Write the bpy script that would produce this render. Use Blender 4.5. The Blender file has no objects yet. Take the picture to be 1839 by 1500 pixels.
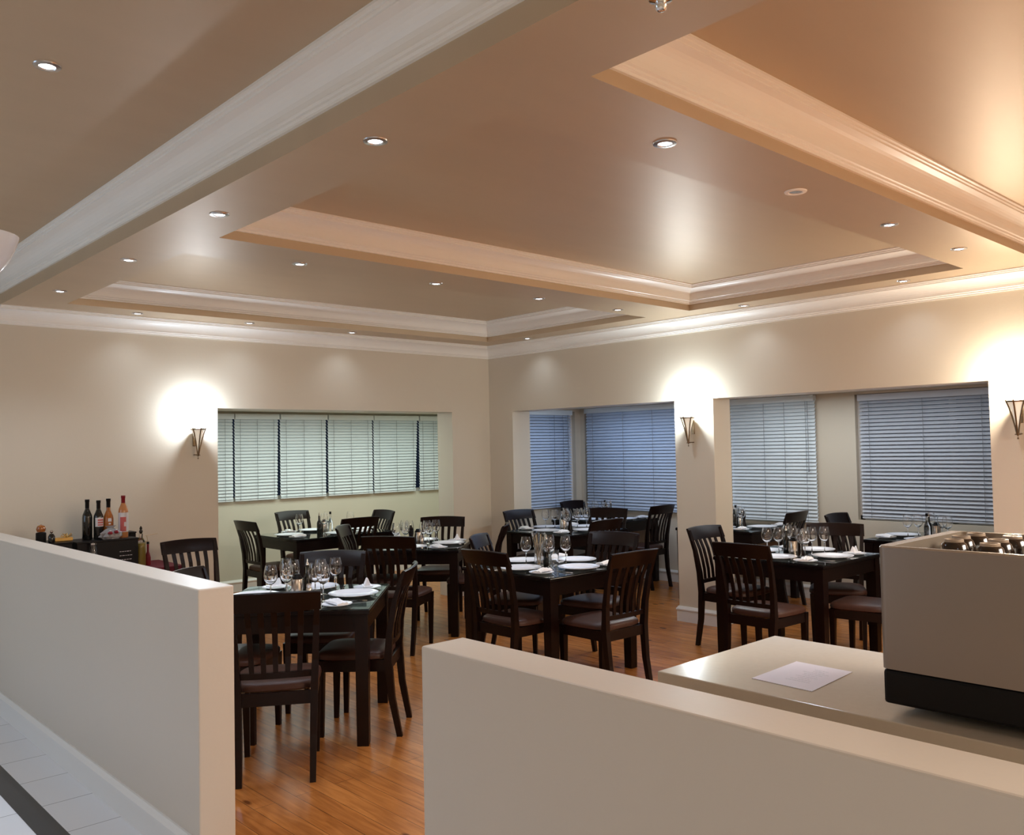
import bpy, bmesh, math, random
from mathutils import Vector, Matrix
random.seed(7)
S = bpy.context.scene
COL = S.collection
PI = math.pi

# ---------------------------------------------------------------- camera
CAM = Vector((-6.7609, -7.6471, 1.65))
R_ = Vector((0.73217412, -0.68083519, -0.01960879))
U_ = Vector((-0.00930113, -0.03878066, 0.99920446))
F_ = Vector((0.681054, 0.73140926, 0.03472673))
FPX = 1571.86
cd = bpy.data.cameras.new('camera')
cam = bpy.data.objects.new('camera', cd)
COL.objects.link(cam)
m = Matrix.Identity(4)
for i in range(3):
    m[i][0] = R_[i]; m[i][1] = U_[i]; m[i][2] = -F_[i]; m[i][3] = CAM[i]
cam.matrix_world = m
cd.sensor_fit = 'HORIZONTAL'
cd.sensor_width = 36.0
cd.lens = FPX / 1839 * 36.0
cd.clip_start = 0.05
S.camera = cam

def px(p):
    v = Vector(p) - CAM
    d = v.dot(F_)
    return 919.5 + FPX * v.dot(R_) / d, 750 - FPX * v.dot(U_) / d

# ---------------------------------------------------------------- world (dusk outside)
w = bpy.data.worlds.new('dusk')
S.world = w
w.use_nodes = True
bg = w.node_tree.nodes['Background']
bg.inputs[0].default_value = (0.16, 0.28, 0.62, 1)
bg.inputs[1].default_value = 0.03

# ---------------------------------------------------------------- view
S.view_settings.view_transform = 'Standard'
S.view_settings.look = 'None'
S.view_settings.gamma = 1.0
S.view_settings.exposure = 0.0

# ---------------------------------------------------------------- large area lights (unseen foyer daylight, added warm fill, bay ceilings)
def area(name, loc, direction, sx, sy, energy, color):
    ld = bpy.data.lights.new(name, 'AREA')
    ld.shape = 'RECTANGLE'; ld.size = sx; ld.size_y = sy
    ld.energy = energy; ld.color = color
    o = bpy.data.objects.new(name, ld)
    COL.objects.link(o)
    o.location = loc
    o.rotation_euler = Vector(direction).to_track_quat('-Z', 'Y').to_euler()
    return o

COOL = (0.72, 0.84, 1.0)
WARM = (1.0, 0.86, 0.72)
E_DOWN = 40.0
E_SCONCE = 34.0
area('foyer_daylight', (-9.4, -1.6, 1.7), (1, -0.15, -0.55), 2.4, 2.2, 40, (0.50, 0.72, 1.0))  # daylight from an unseen side of the foyer, no glazing modelled
area('foyer_warm_fill', (-8.2, -8.8, 3.0), (0.25, 0.3, -1), 2.0, 2.0, 50, WARM)  # added warm fill, not tied to any fixture
area('bar_warm_fill', (-3.0, -9.0, 2.7), (0, 0.1, -1), 2.0, 1.2, 185, (1.0, 0.89, 0.77))  # warm fill added from the bar side, no lamp built there
area('verandah_light', (-0.9, 1.15, 2.12), (0, 0, -1), 3.8, 0.9, 42, (0.86, 1.0, 0.93))
area('bay_light', (1.05, -0.9, 2.12), (0, 0, -1), 0.8, 1.6, 11.0, (0.55, 0.72, 1.0))
area('bay_light_near', (1.05, -3.6, 2.12), (0, 0, -1), 0.8, 2.4, 19, (0.85, 0.93, 1.0))

# ---------------------------------------------------------------- materials
def mat(name, col, rough=0.5, metal=0.0, spec=0.5, coat=0.0, trans=0.0, ior=1.45, emit=None, es=0.0, noise=None, bump=None, alpha=None, sheen=0.0):
    mm = bpy.data.materials.new(name)
    mm.use_nodes = True
    nt = mm.node_tree
    b = nt.nodes['Principled BSDF']
    b.inputs['Base Color'].default_value = (*col, 1)
    b.inputs['Roughness'].default_value = rough
    b.inputs['Metallic'].default_value = metal
    b.inputs['Specular IOR Level'].default_value = spec
    b.inputs['Coat Weight'].default_value = coat
    b.inputs['Coat Roughness'].default_value = 0.08
    b.inputs['Transmission Weight'].default_value = trans
    b.inputs['IOR'].default_value = ior
    if emit:
        b.inputs['Emission Color'].default_value = (*emit, 1)
        b.inputs['Emission Strength'].default_value = es
    tc = nt.nodes.new('ShaderNodeTexCoord')
    if noise:      # (scale, amount, stretch)
        sc, am, st = noise
        mp = nt.nodes.new('ShaderNodeMapping'); mp.inputs['Scale'].default_value = st
        nz = nt.nodes.new('ShaderNodeTexNoise'); nz.inputs['Scale'].default_value = sc; nz.inputs['Detail'].default_value = 4
        mx = nt.nodes.new('ShaderNodeMix'); mx.data_type = 'RGBA'
        mx.inputs['A'].default_value = (*[c * (1 - am) for c in col], 1)
        mx.inputs['B'].default_value = (*[min(1, c * (1 + am)) for c in col], 1)
        nt.links.new(tc.outputs['Object'], mp.inputs[0]); nt.links.new(mp.outputs[0], nz.inputs['Vector'])
        nt.links.new(nz.outputs[0], mx.inputs['Factor']); nt.links.new(mx.outputs['Result'], b.inputs['Base Color'])
    if bump:       # (scale, strength, stretch)
        sc, stg, st = bump
        mp = nt.nodes.new('ShaderNodeMapping'); mp.inputs['Scale'].default_value = st
        nz = nt.nodes.new('ShaderNodeTexNoise'); nz.inputs['Scale'].default_value = sc; nz.inputs['Detail'].default_value = 3
        bp = nt.nodes.new('ShaderNodeBump'); bp.inputs['Strength'].default_value = stg; bp.inputs['Distance'].default_value = 0.01
        nt.links.new(tc.outputs['Object'], mp.inputs[0]); nt.links.new(mp.outputs[0], nz.inputs['Vector'])
        nt.links.new(nz.outputs[0], bp.inputs['Height']); nt.links.new(bp.outputs[0], b.inputs['Normal'])
    return mm

M = {}
M['wall'] = mat('wall_cream', (0.70, 0.625, 0.505), 0.42, spec=0.35, noise=(0.6, 0.03, (1, 1, 1)), bump=(60, 0.04, (1, 1, 1)))
M['halfwall'] = mat('half_wall_cream', (0.655, 0.575, 0.485), 0.4, spec=0.4, noise=(0.6, 0.03, (1, 1, 1)), bump=(60, 0.04, (1, 1, 1)))
M['baywall'] = mat('bay_cream', (0.66, 0.63, 0.52), 0.6, noise=(0.6, 0.02, (1, 1, 1)))
M['ceiling'] = mat('pearl_tan', (0.58, 0.455, 0.31), 0.45, metal=0.3, spec=0.5, noise=(1.5, 0.05, (1, 4, 1)), bump=(9, 0.06, (1, 3, 1)))
M['cornice'] = mat('cornice_white', (0.92, 0.88, 0.81), 0.38, noise=(2, 0.03, (1, 1, 1)))
M['base'] = mat('baseboard_white', (0.80, 0.77, 0.73), 0.3, noise=(2, 0.02, (1, 1, 1)))
M['wood'] = mat('espresso_wood', (0.0085, 0.0030, 0.0020), 0.30, spec=0.28, noise=(6, 0.35, (1, 1, 8)))
M['tabletop'] = mat('espresso_top', (0.006, 0.003, 0.003), 0.2, spec=0.3, noise=(5, 0.3, (8, 1, 1)))
M['leather'] = mat('brown_leather', (0.060, 0.025, 0.016), 0.42, spec=0.3, noise=(14, 0.15, (1, 1, 1)), bump=(120, 0.08, (1, 1, 1)))
M['glasstop'] = mat('smoked_glass', (0.62, 0.74, 0.72), 0.02, trans=1.0, ior=1.5)
M['glass'] = mat('clear_glass', (1, 1, 1), 0.0, trans=1.0, ior=1.45)
M['china'] = mat('white_china', (0.90, 0.92, 0.98), 0.15, coat=0.3, noise=(3, 0.01, (1, 1, 1)))
M['linen'] = mat('white_linen', (0.90, 0.89, 0.90), 0.8, noise=(40, 0.04, (1, 1, 1)), bump=(60, 0.3, (1, 1, 1)))
M['steel'] = mat('brushed_steel', (0.62, 0.56, 0.50), 0.22, metal=1.0, noise=(30, 0.08, (1, 1, 0.05)))
M['chrome'] = mat('chrome', (0.75, 0.72, 0.70), 0.08, metal=1.0)
M['black'] = mat('black_plastic', (0.006, 0.005, 0.005), 0.45, spec=0.25, noise=(5, 0.2, (1, 1, 1)))
M['blind'] = mat('white_blind', (0.74, 0.80, 0.83), 0.4, noise=(3, 0.02, (1, 1, 1)))
M['bluebl'] = mat('dusk_tint_blind', (0.55, 0.63, 0.76), 0.4, noise=(3, 0.02, (1, 1, 1)))  # blue of the dusk light put into the slat colour
M['greybl'] = mat('grey_white_blind', (0.57, 0.60, 0.66), 0.35, noise=(3, 0.02, (1, 1, 1)))
M['frost'] = mat('frosted_bowl', (0.80, 0.84, 0.95), 0.12, trans=0.25, ior=1.3)
M['cord'] = mat('blind_cord', (0.25, 0.27, 0.30), 0.7)
M['nightglass'] = mat('window_glass', (0.9, 0.95, 1.0), 0.0, trans=1.0, ior=1.45)
M['bronze'] = mat('antique_bronze', (0.22, 0.16, 0.10), 0.3, metal=1.0, noise=(20, 0.3, (1, 1, 1)))
M['opal'] = mat('opal_glass', (0.95, 0.92, 0.84), 0.3, emit=(1.0, 0.90, 0.70), es=0.35)
M['bulb'] = mat('lit_bulb', (1, 1, 1), 0.3, emit=(0.92, 0.96, 1.0), es=14)
M['ledlens'] = mat('lit_lens', (1, 1, 1), 0.3, emit=(0.90, 0.95, 1.0), es=9)
M['ring'] = mat('satin_ring', (0.55, 0.52, 0.50), 0.25, metal=0.9)
M['counter'] = mat('beige_stone', (0.51, 0.435, 0.335), 0.16, spec=0.5, noise=(50, 0.05, (1, 1, 1)))
M['machine'] = mat('champagne_metal', (0.30, 0.245, 0.205), 0.36, metal=0.35, noise=(2, 0.05, (1, 1, 1)))
M['machine_trim'] = mat('champagne_rim', (0.50, 0.43, 0.35), 0.25, metal=0.6)
M['paper'] = mat('white_paper', (0.80, 0.78, 0.86), 0.6)
M['ink'] = mat('grey_ink', (0.60, 0.60, 0.66), 0.7)
M['cup'] = mat('dark_stoneware', (0.022, 0.014, 0.010), 0.15, coat=0.3, noise=(10, 0.2, (1, 1, 1)))
M['cupring'] = mat('tan_stoneware', (0.42, 0.33, 0.25), 0.3)
M['redcloth'] = mat('red_cloth', (0.13, 0.006, 0.014), 0.8, noise=(30, 0.2, (1, 1, 1)), bump=(150, 0.2, (1, 1, 1)))
M['winebottle'] = mat('dark_wine_glass', (0.006, 0.006, 0.005), 0.08, coat=0.5)
M['amber'] = mat('amber_drink', (0.32, 0.095, 0.016), 0.1, coat=0.5, noise=(6, 0.3, (1, 1, 3)))
M['orange'] = mat('orange_drink', (0.46, 0.18, 0.06), 0.12, coat=0.5)
M['redcap'] = mat('red_foil', (0.22, 0.008, 0.015), 0.3)
M['label_w'] = mat('paper_label', (0.62, 0.58, 0.57), 0.6)
M['label_r'] = mat('red_print', (0.50, 0.10, 0.09), 0.6)
M['gold'] = mat('gold_foil', (0.55, 0.33, 0.09), 0.3, metal=0.6, noise=(20, 0.3, (1, 1, 1)))
M['yellow'] = mat('yellow_oil', (0.42, 0.30, 0.05), 0.2)
M['wrap'] = mat('clear_wrap', (0.55, 0.55, 0.56), 0.18, trans=0.6, noise=(25, 0.3, (1, 1, 1)), bump=(30, 1.0, (1, 1, 1)))
M['oil'] = mat('olive_oil', (0.20, 0.16, 0.03), 0.1)
M['straw'] = mat('pale_reed', (0.55, 0.42, 0.25), 0.7)

def floor_material(kind):
    mm = bpy.data.materials.new(kind); mm.use_nodes = True
    nt = mm.node_tree; b = nt.nodes['Principled BSDF']
    N = nt.nodes.new; L = nt.links.new
    tc = N('ShaderNodeTexCoord')
    if kind == 'pine_boards':
        # boards run along Y: rotate so the brick rows follow Y
        mp = N('ShaderNodeMapping'); mp.inputs['Rotation'].default_value = (0, 0, PI / 2)
        br = N('ShaderNodeTexBrick'); br.offset = 0.37; br.inputs['Scale'].default_value = 1.0
        br.inputs['Brick Width'].default_value = 1.9; br.inputs['Row Height'].default_value = 0.108
        br.inputs['Mortar Size'].default_value = 0.0014; br.inputs['Mortar Smooth'].default_value = 0.4
        br.inputs['Color1'].default_value = (0.50, 0.190, 0.046, 1); br.inputs['Color2'].default_value = (0.42, 0.150, 0.034, 1)
        br.inputs['Mortar'].default_value = (0.07, 0.022, 0.006, 1)
        L(tc.outputs['Object'], mp.inputs[0]); L(mp.outputs[0], br.inputs['Vector'])
        mp2 = N('ShaderNodeMapping'); mp2.inputs['Scale'].default_value = (9, 0.9, 1)
        nz = N('ShaderNodeTexNoise'); nz.inputs['Scale'].default_value = 3.0; nz.inputs['Detail'].default_value = 8; nz.inputs['Distortion'].default_value = 1.2
        L(tc.outputs['Object'], mp2.inputs[0]); L(mp2.outputs[0], nz.inputs['Vector'])
        cr = N('ShaderNodeValToRGB'); cr.color_ramp.elements[0].position = 0.35; cr.color_ramp.elements[0].color = (0.62, 0.55, 0.5, 1)
        cr.color_ramp.elements[1].position = 0.7; cr.color_ramp.elements[1].color = (1.12, 1.12, 1.12, 1)
        L(nz.outputs[0], cr.inputs[0])
        mx = N('ShaderNodeMix'); mx.data_type = 'RGBA'; mx.blend_type = 'MULTIPLY'; mx.inputs['Factor'].default_value = 0.8
        L(br.outputs['Color'], mx.inputs['A']); L(cr.outputs[0], mx.inputs['B'])
        # knots
        mp3 = N('ShaderNodeMapping'); mp3.inputs['Scale'].default_value = (5.5, 2.4, 1)
        vo = N('ShaderNodeTexVoronoi'); vo.inputs['Scale'].default_value = 1.0
        L(tc.outputs['Object'], mp3.inputs[0]); L(mp3.outputs[0], vo.inputs['Vector'])
        cr2 = N('ShaderNodeValToRGB'); cr2.color_ramp.elements[0].position = 0.05; cr2.color_ramp.elements[0].color = (0.22, 0.14, 0.1, 1)
        cr2.color_ramp.elements[1].position = 0.11; cr2.color_ramp.elements[1].color = (1, 1, 1, 1)
        L(vo.outputs['Distance'], cr2.inputs[0])
        mx2 = N('ShaderNodeMix'); mx2.data_type = 'RGBA'; mx2.blend_type = 'MULTIPLY'; mx2.inputs['Factor'].default_value = 0.85
        L(mx.outputs['Result'], mx2.inputs['A']); L(cr2.outputs[0], mx2.inputs['B'])
        L(mx2.outputs['Result'], b.inputs['Base Color'])
        b.inputs['Roughness'].default_value = 0.27
        b.inputs['Specular IOR Level'].default_value = 0.45
    else:
        br = N('ShaderNodeTexBrick'); br.offset = 0.0
        br.inputs['Scale'].default_value = 1.0
        br.inputs['Brick Width'].default_value = 0.30; br.inputs['Row Height'].default_value = 0.39
        br.inputs['Mortar Size'].default_value = 0.0025
        br.inputs['Color1'].default_value = (0.84, 0.84, 0.86, 1); br.inputs['Color2'].default_value = (0.80, 0.80, 0.82, 1)
        br.inputs['Mortar'].default_value = (0.30, 0.29, 0.29, 1)
        mp = N('ShaderNodeMapping'); mp.inputs['Location'].default_value = (0.155, 0.31, 0)
        L(tc.outputs['Object'], mp.inputs[0]); L(mp.outputs[0], br.inputs['Vector'])
        L(br.outputs['Color'], b.inputs['Base Color'])
        b.inputs['Roughness'].default_value = 0.18
    return mm
M['boards'] = floor_material('pine_boards')
M['tiles'] = floor_material('white_tiles')
M['darktile'] = mat('charcoal_tile', (0.025, 0.025, 0.027), 0.25, noise=(4, 0.2, (1, 1, 1)))

# ---------------------------------------------------------------- mesh helpers
def NB(): return bmesh.new()

def obj(name, bm, m, parent=None, smooth=False, loc=None, rot=None):
    bmesh.ops.recalc_face_normals(bm, faces=bm.faces[:])
    me = bpy.data.meshes.new(name)
    bm.to_mesh(me); bm.free()
    for k in (m if isinstance(m, (list, tuple)) else [m]):
        me.materials.append(M[k])
    if smooth:
        for p in me.polygons: p.use_smooth = True
        try: me.set_sharp_from_angle(angle=math.radians(40))
        except Exception: pass
    o = bpy.data.objects.new(name, me)
    COL.objects.link(o)
    if parent: o.parent = parent
    if loc: o.location = loc
    if rot: o.rotation_euler = rot
    return o

def tag(o, label=None, cat=None, group=None, kind=None):
    if label: o['label'] = label
    if cat: o['category'] = cat
    if group: o['group'] = group
    if kind: o['kind'] = kind
    return o

def thing(name, label=None, cat=None, loc=(0, 0, 0), rz=0, group=None):
    o = bpy.data.objects.new(name, None)
    COL.objects.link(o)
    o.location = loc; o.rotation_euler = (0, 0, rz)
    o.empty_display_size = 0.05
    return tag(o, label, cat, group)

def dup(root, loc, rz=0.0, label=None, cat=None, group=None, scale=None):
    r = root.copy(); COL.objects.link(r)
    r.location = loc; r.rotation_euler = (0, 0, rz)
    if scale: r.scale = scale
    tag(r, label, cat, group)
    for ch in list(root.children):
        c = ch.copy(); COL.objects.link(c); c.parent = r
        for g in list(ch.children):
            d = g.copy(); COL.objects.link(d); d.parent = c
    return r

def box(bm, x0, x1, y0, y1, z0, z1, mi=0, bev=0.0):
    r = bmesh.ops.create_cube(bm, size=1.0)
    vs = r['verts']
    for v in vs:
        v.co = Vector(((x0 + x1) / 2 + v.co.x * (x1 - x0), (y0 + y1) / 2 + v.co.y * (y1 - y0), (z0 + z1) / 2 + v.co.z * (z1 - z0)))
    fs = set(f for v in vs for f in v.link_faces)
    for f in fs: f.material_index = mi
    if bev:
        es = list(set(e for f in fs for e in f.edges))
        bmesh.ops.bevel(bm, geom=es, offset=bev, segments=2, profile=0.5, affect='EDGES')
    return vs

def loft(bm, rings, closed=True, caps=True, mi=0):
    vr = [[bm.verts.new(p) for p in r] for r in rings]
    n = len(rings[0])
    for a, b in zip(vr[:-1], vr[1:]):
        for i in range(n if closed else n - 1):
            j = (i + 1) % n
            try:
                f = bm.faces.new((a[i], a[j], b[j], b[i])); f.material_index = mi
            except ValueError: pass
    if caps and closed:
        for r in (vr[0], vr[-1]):
            try:
                f = bm.faces.new(r); f.material_index = mi
            except ValueError: pass
    return vr

def lathe(bm, prof, seg=20, c=(0, 0, 0), mi=0, caps=True):
    rings = []
    for r, z in prof:
        rings.append([(c[0] + max(r, 1e-5) * math.cos(2 * PI * i / seg), c[1] + max(r, 1e-5) * math.sin(2 * PI * i / seg), c[2] + z) for i in range(seg)])
    loft(bm, rings, True, caps, mi)

def tube(bm, pts, r, seg=8, mi=0):
    pts = [Vector(p) for p in pts]
    rr = r if isinstance(r, (list, tuple)) else [r] * len(pts)
    rings = []
    for i, p in enumerate(pts):
        d = (pts[min(i + 1, len(pts) - 1)] - pts[max(i - 1, 0)]).normalized()
        a = d.cross(Vector((0, 0, 1)))
        if a.length < 1e-3: a = d.cross(Vector((1, 0, 0)))
        a.normalize(); b = d.cross(a)
        rings.append([p + (a * math.cos(2 * PI * k / seg) + b * math.sin(2 * PI * k / seg)) * rr[i] for k in range(seg)])
    loft(bm, rings, True, True, mi)

def post(bm, pts, wx, dy):
    """rectangular section swept along pts lying in an x=const-ish path; wx/dy lists or values"""
    rings = []
    n = len(pts)
    for i, (x, y, z) in enumerate(pts):
        a = wx[i] if isinstance(wx, (list, tuple)) else wx
        b = dy[i] if isinstance(dy, (list, tuple)) else dy
        x0, y0, z0 = pts[max(i - 1, 0)]; x1, y1, z1 = pts[min(i + 1, n - 1)]
        t = Vector((0, y1 - y0, z1 - z0)).normalized()
        nrm = Vector((0, t.z, -t.y)) if 0 < i < n - 1 else Vector((0, 1, 0))
        P = Vector((x, y, z)); X = Vector((a / 2, 0, 0)); Y = nrm * b / 2
        rings.append([P - X - Y, P + X - Y, P + X + Y, P - X + Y])
    loft(bm, rings)

def sweep_loop(bm, prof, corners, closed=True, mi=0):
    """profile (inward offset, z) swept round an axis-aligned polygon with mitred corners. corners counter-clockwise => inward is left."""
    n = len(corners)
    rings = []
    for i, c in enumerate(corners):
        c = Vector((c[0], c[1]))
        p = Vector(corners[(i - 1) % n]) if (closed or i > 0) else None
        q = Vector(corners[(i + 1) % n]) if (closed or i < n - 1) else None
        d1 = (c - Vector((p[0], p[1]))).normalized() if p is not None else None
        d2 = (Vector((q[0], q[1])) - c).normalized() if q is not None else None
        if d1 is None: d1 = d2
        if d2 is None: d2 = d1
        n1 = Vector((-d1.y, d1.x)); n2 = Vector((-d2.y, d2.x))
        mdir = (n1 + n2); mdir = mdir / max(mdir.dot(n1), 1e-6)
        rings.append([(c.x + mdir.x * o, c.y + mdir.y * o, z) for o, z in prof])
    if closed: rings.append(rings[0])
    vr = []
    for k, r in enumerate(rings):
        if closed and k == len(rings) - 1: vr.append(vr[0])
        else: vr.append([bm.verts.new(p) for p in r])
    m_ = len(prof)
    for a, b in zip(vr[:-1], vr[1:]):
        for i in range(m_):
            j = (i + 1) % m_
            try:
                f = bm.faces.new((a[i], a[j], b[j], b[i])); f.material_index = mi
            except ValueError: pass
    if not closed:
        for r in (vr[0], vr[-1]):
            try: bm.faces.new(r)
            except ValueError: pass

def struct(name, bm, m, smooth=False):
    return tag(obj(name, bm, m, None, smooth), kind='structure')

# ================================================================ ROOM
ZS = 2.825      # soffit
ZC = 3.03       # coffer ceilings
T = 0.27        # wall thickness
XB = -5.073     # foyer side of the edge beam
XW, XW2 = -5.31, -5.16
YG1, YG2 = -4.251, -5.706
HW = 1.115
XOL1, XOL2 = -3.30, -0.557
ZO = 2.065
YB1A, YP1, YB2A, YB2B = -0.395, -2.642, -3.072, -5.396
XV = 1.88       # back wall of the right-hand bay
YV = 2.3        # back wall of the left-hand bay
ZBAY = 2.15

bm = NB(); box(bm, XW + 0.07, XV + 0.3, -10.0, YV + 0.3, -0.1, 0.0); struct('floor', bm, 'boards')
bm = NB(); box(bm, -10.0, XW + 0.07, -10.0, 0.4, -0.1, 0.0); struct('floor_foyer', bm, 'tiles')
bm = NB()
box(bm, -5.66, -5.555, -9.8, -0.05, 0.0, 0.0015)
struct('floor_border', bm, 'darktile')

# walls with openings
bm = NB()
box(bm, -10, XOL1, 0, T, 0, 3.2); box(bm, XOL2, T, 0, T, 0, 3.2); box(bm, XOL1, XOL2, 0, T, ZO, 3.2)
struct('wall_left', bm, 'wall')
bm = NB()
box(bm, 0, T, YB1A, 0.0, 0, 3.2); box(bm, 0, T, YB2A, YP1, 0, 3.2); box(bm, 0, T, -10, YB2B, 0, 3.2)
box(bm, 0, T, YP1, YB1A, ZO, 3.2); box(bm, 0, T, YB2B, YB2A, ZO, 3.2)
struct('wall_right', bm, 'wall')
# left bay (verandah)
def wall_with_holes(bm, axis, pos, th, a0, a1, z0, z1, holes):
    """wall along x (axis 'x', at y=pos..pos+th) or along y (axis 'y', at x=pos..pos+th) with rectangular holes (a0,a1,z0,z1)"""
    cuts = sorted(holes)
    def B(p, q, r, s):
        if q - p < 1e-4 or s - r < 1e-4: return
        if axis == 'x': box(bm, p, q, pos, pos + th, r, s)
        else: box(bm, pos, pos + th, p, q, r, s)
    cur = a0
    for h in cuts:
        B(cur, h[0], z0, z1); B(h[0], h[1], z0, h[2]); B(h[0], h[1], h[3], z1); cur = h[1]
    B(cur, a1, z0, z1)

LW0, LW1 = -3.0, 1.20
bm = NB()
wall_with_holes(bm, 'x', YV, 0.2, -3.6, 1.45, 0, ZBAY, [(LW0, LW1, 1.07, 2.12)])
box(bm, -3.6, -3.4, T, YV, 0, ZBAY); box(bm, 1.25, 1.45, 0.5, YV, 0, ZBAY); box(bm, T, 1.45, 0.46, 0.5, 0, ZBAY)
struct('wall_back_left_bay', bm, 'baywall')
bm = NB(); box(bm, -3.6, 1.45, T, YV + 0.2, ZBAY, ZBAY + 0.15); struct('ceiling_left_bay', bm, 'baywall')
# right bay
WIN = [(-1.95, -0.02 + 0.24, 0.845, 2.125), (-3.06, -2.10, 0.83, 2.12), (-5.34, -3.50, 0.850, 2.125)]
bm = NB()
wall_with_holes(bm, 'y', XV, 0.2, -6.4, 0.5, 0, ZBAY, [WIN[2], WIN[1], WIN[0]])
wall_with_holes(bm, 'x', 0.30, 0.2, 0.27, XV, 0, ZBAY, [(0.55, 1.78, 0.88, 2.115)])
box(bm, T, XV, -6.5, -6.3, 0, ZBAY)
struct('wall_back_right_bay', bm, 'wall')
bm = NB(); box(bm, T, XV + 0.2, -6.5, 0.5, ZBAY, ZBAY + 0.15); struct('ceiling_right_bay', bm, 'wall')
# outer walls of the foyer behind the camera
bm = NB(); box(bm, -10.2, -10, -10.2, 0.3, 0, 3.3); struct('wall_foyer', bm, 'wall')
bm = NB(); box(bm, -10.2, 0.3, -10.2, -10, 0, 3.3); struct('wall_rear', bm, 'wall')

# ceiling: soffit grid with three coffers + foyer ceiling
XN, XF = -4.693, -0.386
COFF = [(-2.633, -0.431), (-5.393, -3.114), (-8.9, -5.825)]
bm = NB()
box(bm, XB, XN, -10, 0, ZS, 3.3)
box(bm, XF, 0.0, -10, 0, ZS, 3.3)
ys = [0.0, -0.431, -2.633, -3.114, -5.393, -5.825, -8.9, -10]
for a, b in ((0.0, -0.431), (-2.633, -3.114), (-5.393, -5.825), (-8.9, -10)):
    box(bm, XN, XF, b, a, ZS, 3.3)
for a, b in COFF: box(bm, XN, XF, a, b, ZC, 3.3)
struct('ceiling', bm, 'ceiling')
bm = NB(); box(bm, -10, XB, -10, 0.0, 3.07, 3.3); struct('ceiling_foyer', bm, 'ceiling')

def cornice(z0, z1, proj):
    h = z1 - z0
    P = [(0, 0), (.10, 0), (.10, .07), (.17, .10), (.17, .16), (.24, .19), (.24, .22)]
    for k in range(1, 8):
        a = k / 8 * PI / 2
        P.append((.24 + .58 * (1 - math.cos(a)), .22 + .56 * math.sin(a)))
    P += [(.82, .80), (.82, .85), (.90, .87), (.90, .92), (1.0, .94), (1.0, 1.0), (0, 1.0)]
    return [(p * proj, z0 + q * h) for p, q in P]

bm = NB(); sweep_loop(bm, cornice(2.69, ZS, 0.13), [(0, -10), (0, 0), (XB, 0)], closed=False)
struct('trim_1', bm, 'cornice')
for k, (a, b) in enumerate(COFF):
    bm = NB(); sweep_loop(bm, cornice(2.876, ZC, 0.13), [(XN, a), (XF, a), (XF, b), (XN, b)])
    struct('trim_%d' % (k + 2), bm, 'cornice')
bm = NB(); sweep_loop(bm, cornice(2.905, 3.07, 0.14), [(XB, -0.0), (XB, -10)][::-1], closed=False)
struct('trim_5', bm, 'cornice')

# half walls with rounded edges
def halfwall(name, y0, y1):
    bm = NB(); box(bm, XW, XW2, y0, y1, 0, HW, bev=0.006)
    struct(name, bm, 'halfwall')
halfwall('wall_entry_left', YG1, -0.001)
halfwall('wall_entry_right', -9.99, YG2)

def baseprof(h=0.14, t=0.018):
    return [(0, 0), (t, 0), (t, h * .72), (t + .006, h * .76), (t + .006, h * .84), (t, h * .9), (t * .5, h), (0, h)]
def skirting(n, pts):
    bm = NB(); sweep_loop(bm, baseprof(), pts, closed=False); struct('baseboard_' + n, bm, 'base')
# (left side of the travel direction is the room)
skirting('entry_left', [(XW, 0), (XW, YG1 + 0.01)][::1] if False else [(XW, YG1 + 0.01), (XW, 0)])
skirting('entry_right', [(XW, -9.9), (XW, YG2 - 0.01)])
skirting('left', [(XOL1, 0), (XW2, 0)])
skirting('corner', [(0, YB1A), (0, 0), (XOL2, 0)])
skirting('pillar', [(T, YB2A), (0, YB2A), (0, YP1), (T, YP1)])
skirting('right', [(0, -10), (0, YB2B), (T, YB2B)])
skirting('left_bay', [(1.25, 0.5), (1.25, YV), (-3.4, YV)])
skirting('right_bay', [(XV, -6.3), (XV, 0.30), (T, 0.30), (T, YB1A)])

# ================================================================ windows
def window(n, axis, pos, a0, a1, z0, z1, sgn, bars):
    """window frame with glass set in the wall; room on the -sgn side"""
    bm = NB(); fw = 0.045
    def B(p, q, r, s, d0=0.06, d1=0.11):
        lo, hi = sorted((pos + sgn * d0, pos + sgn * d1))
        if axis == 'x': box(bm, p, q, lo, hi, r, s)
        else: box(bm, lo, hi, p, q, r, s)
    B(a0, a1, z0, z0 + fw); B(a0, a1, z1 - fw, z1); B(a0, a0 + fw, z0, z1); B(a1 - fw, a1, z0, z1)
    for k in range(1, bars): 
        c = a0 + (a1 - a0) * k / bars
        B(c - 0.025, c + 0.025, z0, z1)
    o = struct('window_%d' % n, bm, 'base')
    bm = NB()
    B(a0 + fw, a1 - fw, z0 + fw, z1 - fw, 0.083, 0.088)
    obj('pane', bm, 'nightglass', o)
window(1, 'x', YV, LW0, LW1, 1.07, 2.12, 1, 5)
window(2, 'x', 0.30, 0.55, 1.78, 0.88, 2.115, 1, 1)
window(3, 'y', XV, WIN[0][0], WIN[0][1], WIN[0][2], WIN[0][3], 1, 2)
window(4, 'y', XV, WIN[1][0], WIN[1][1], WIN[1][2], WIN[1][3], 1, 1)
window(5, 'y', XV, WIN[2][0], WIN[2][1], WIN[2][2], WIN[2][3], 1, 2)

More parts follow.
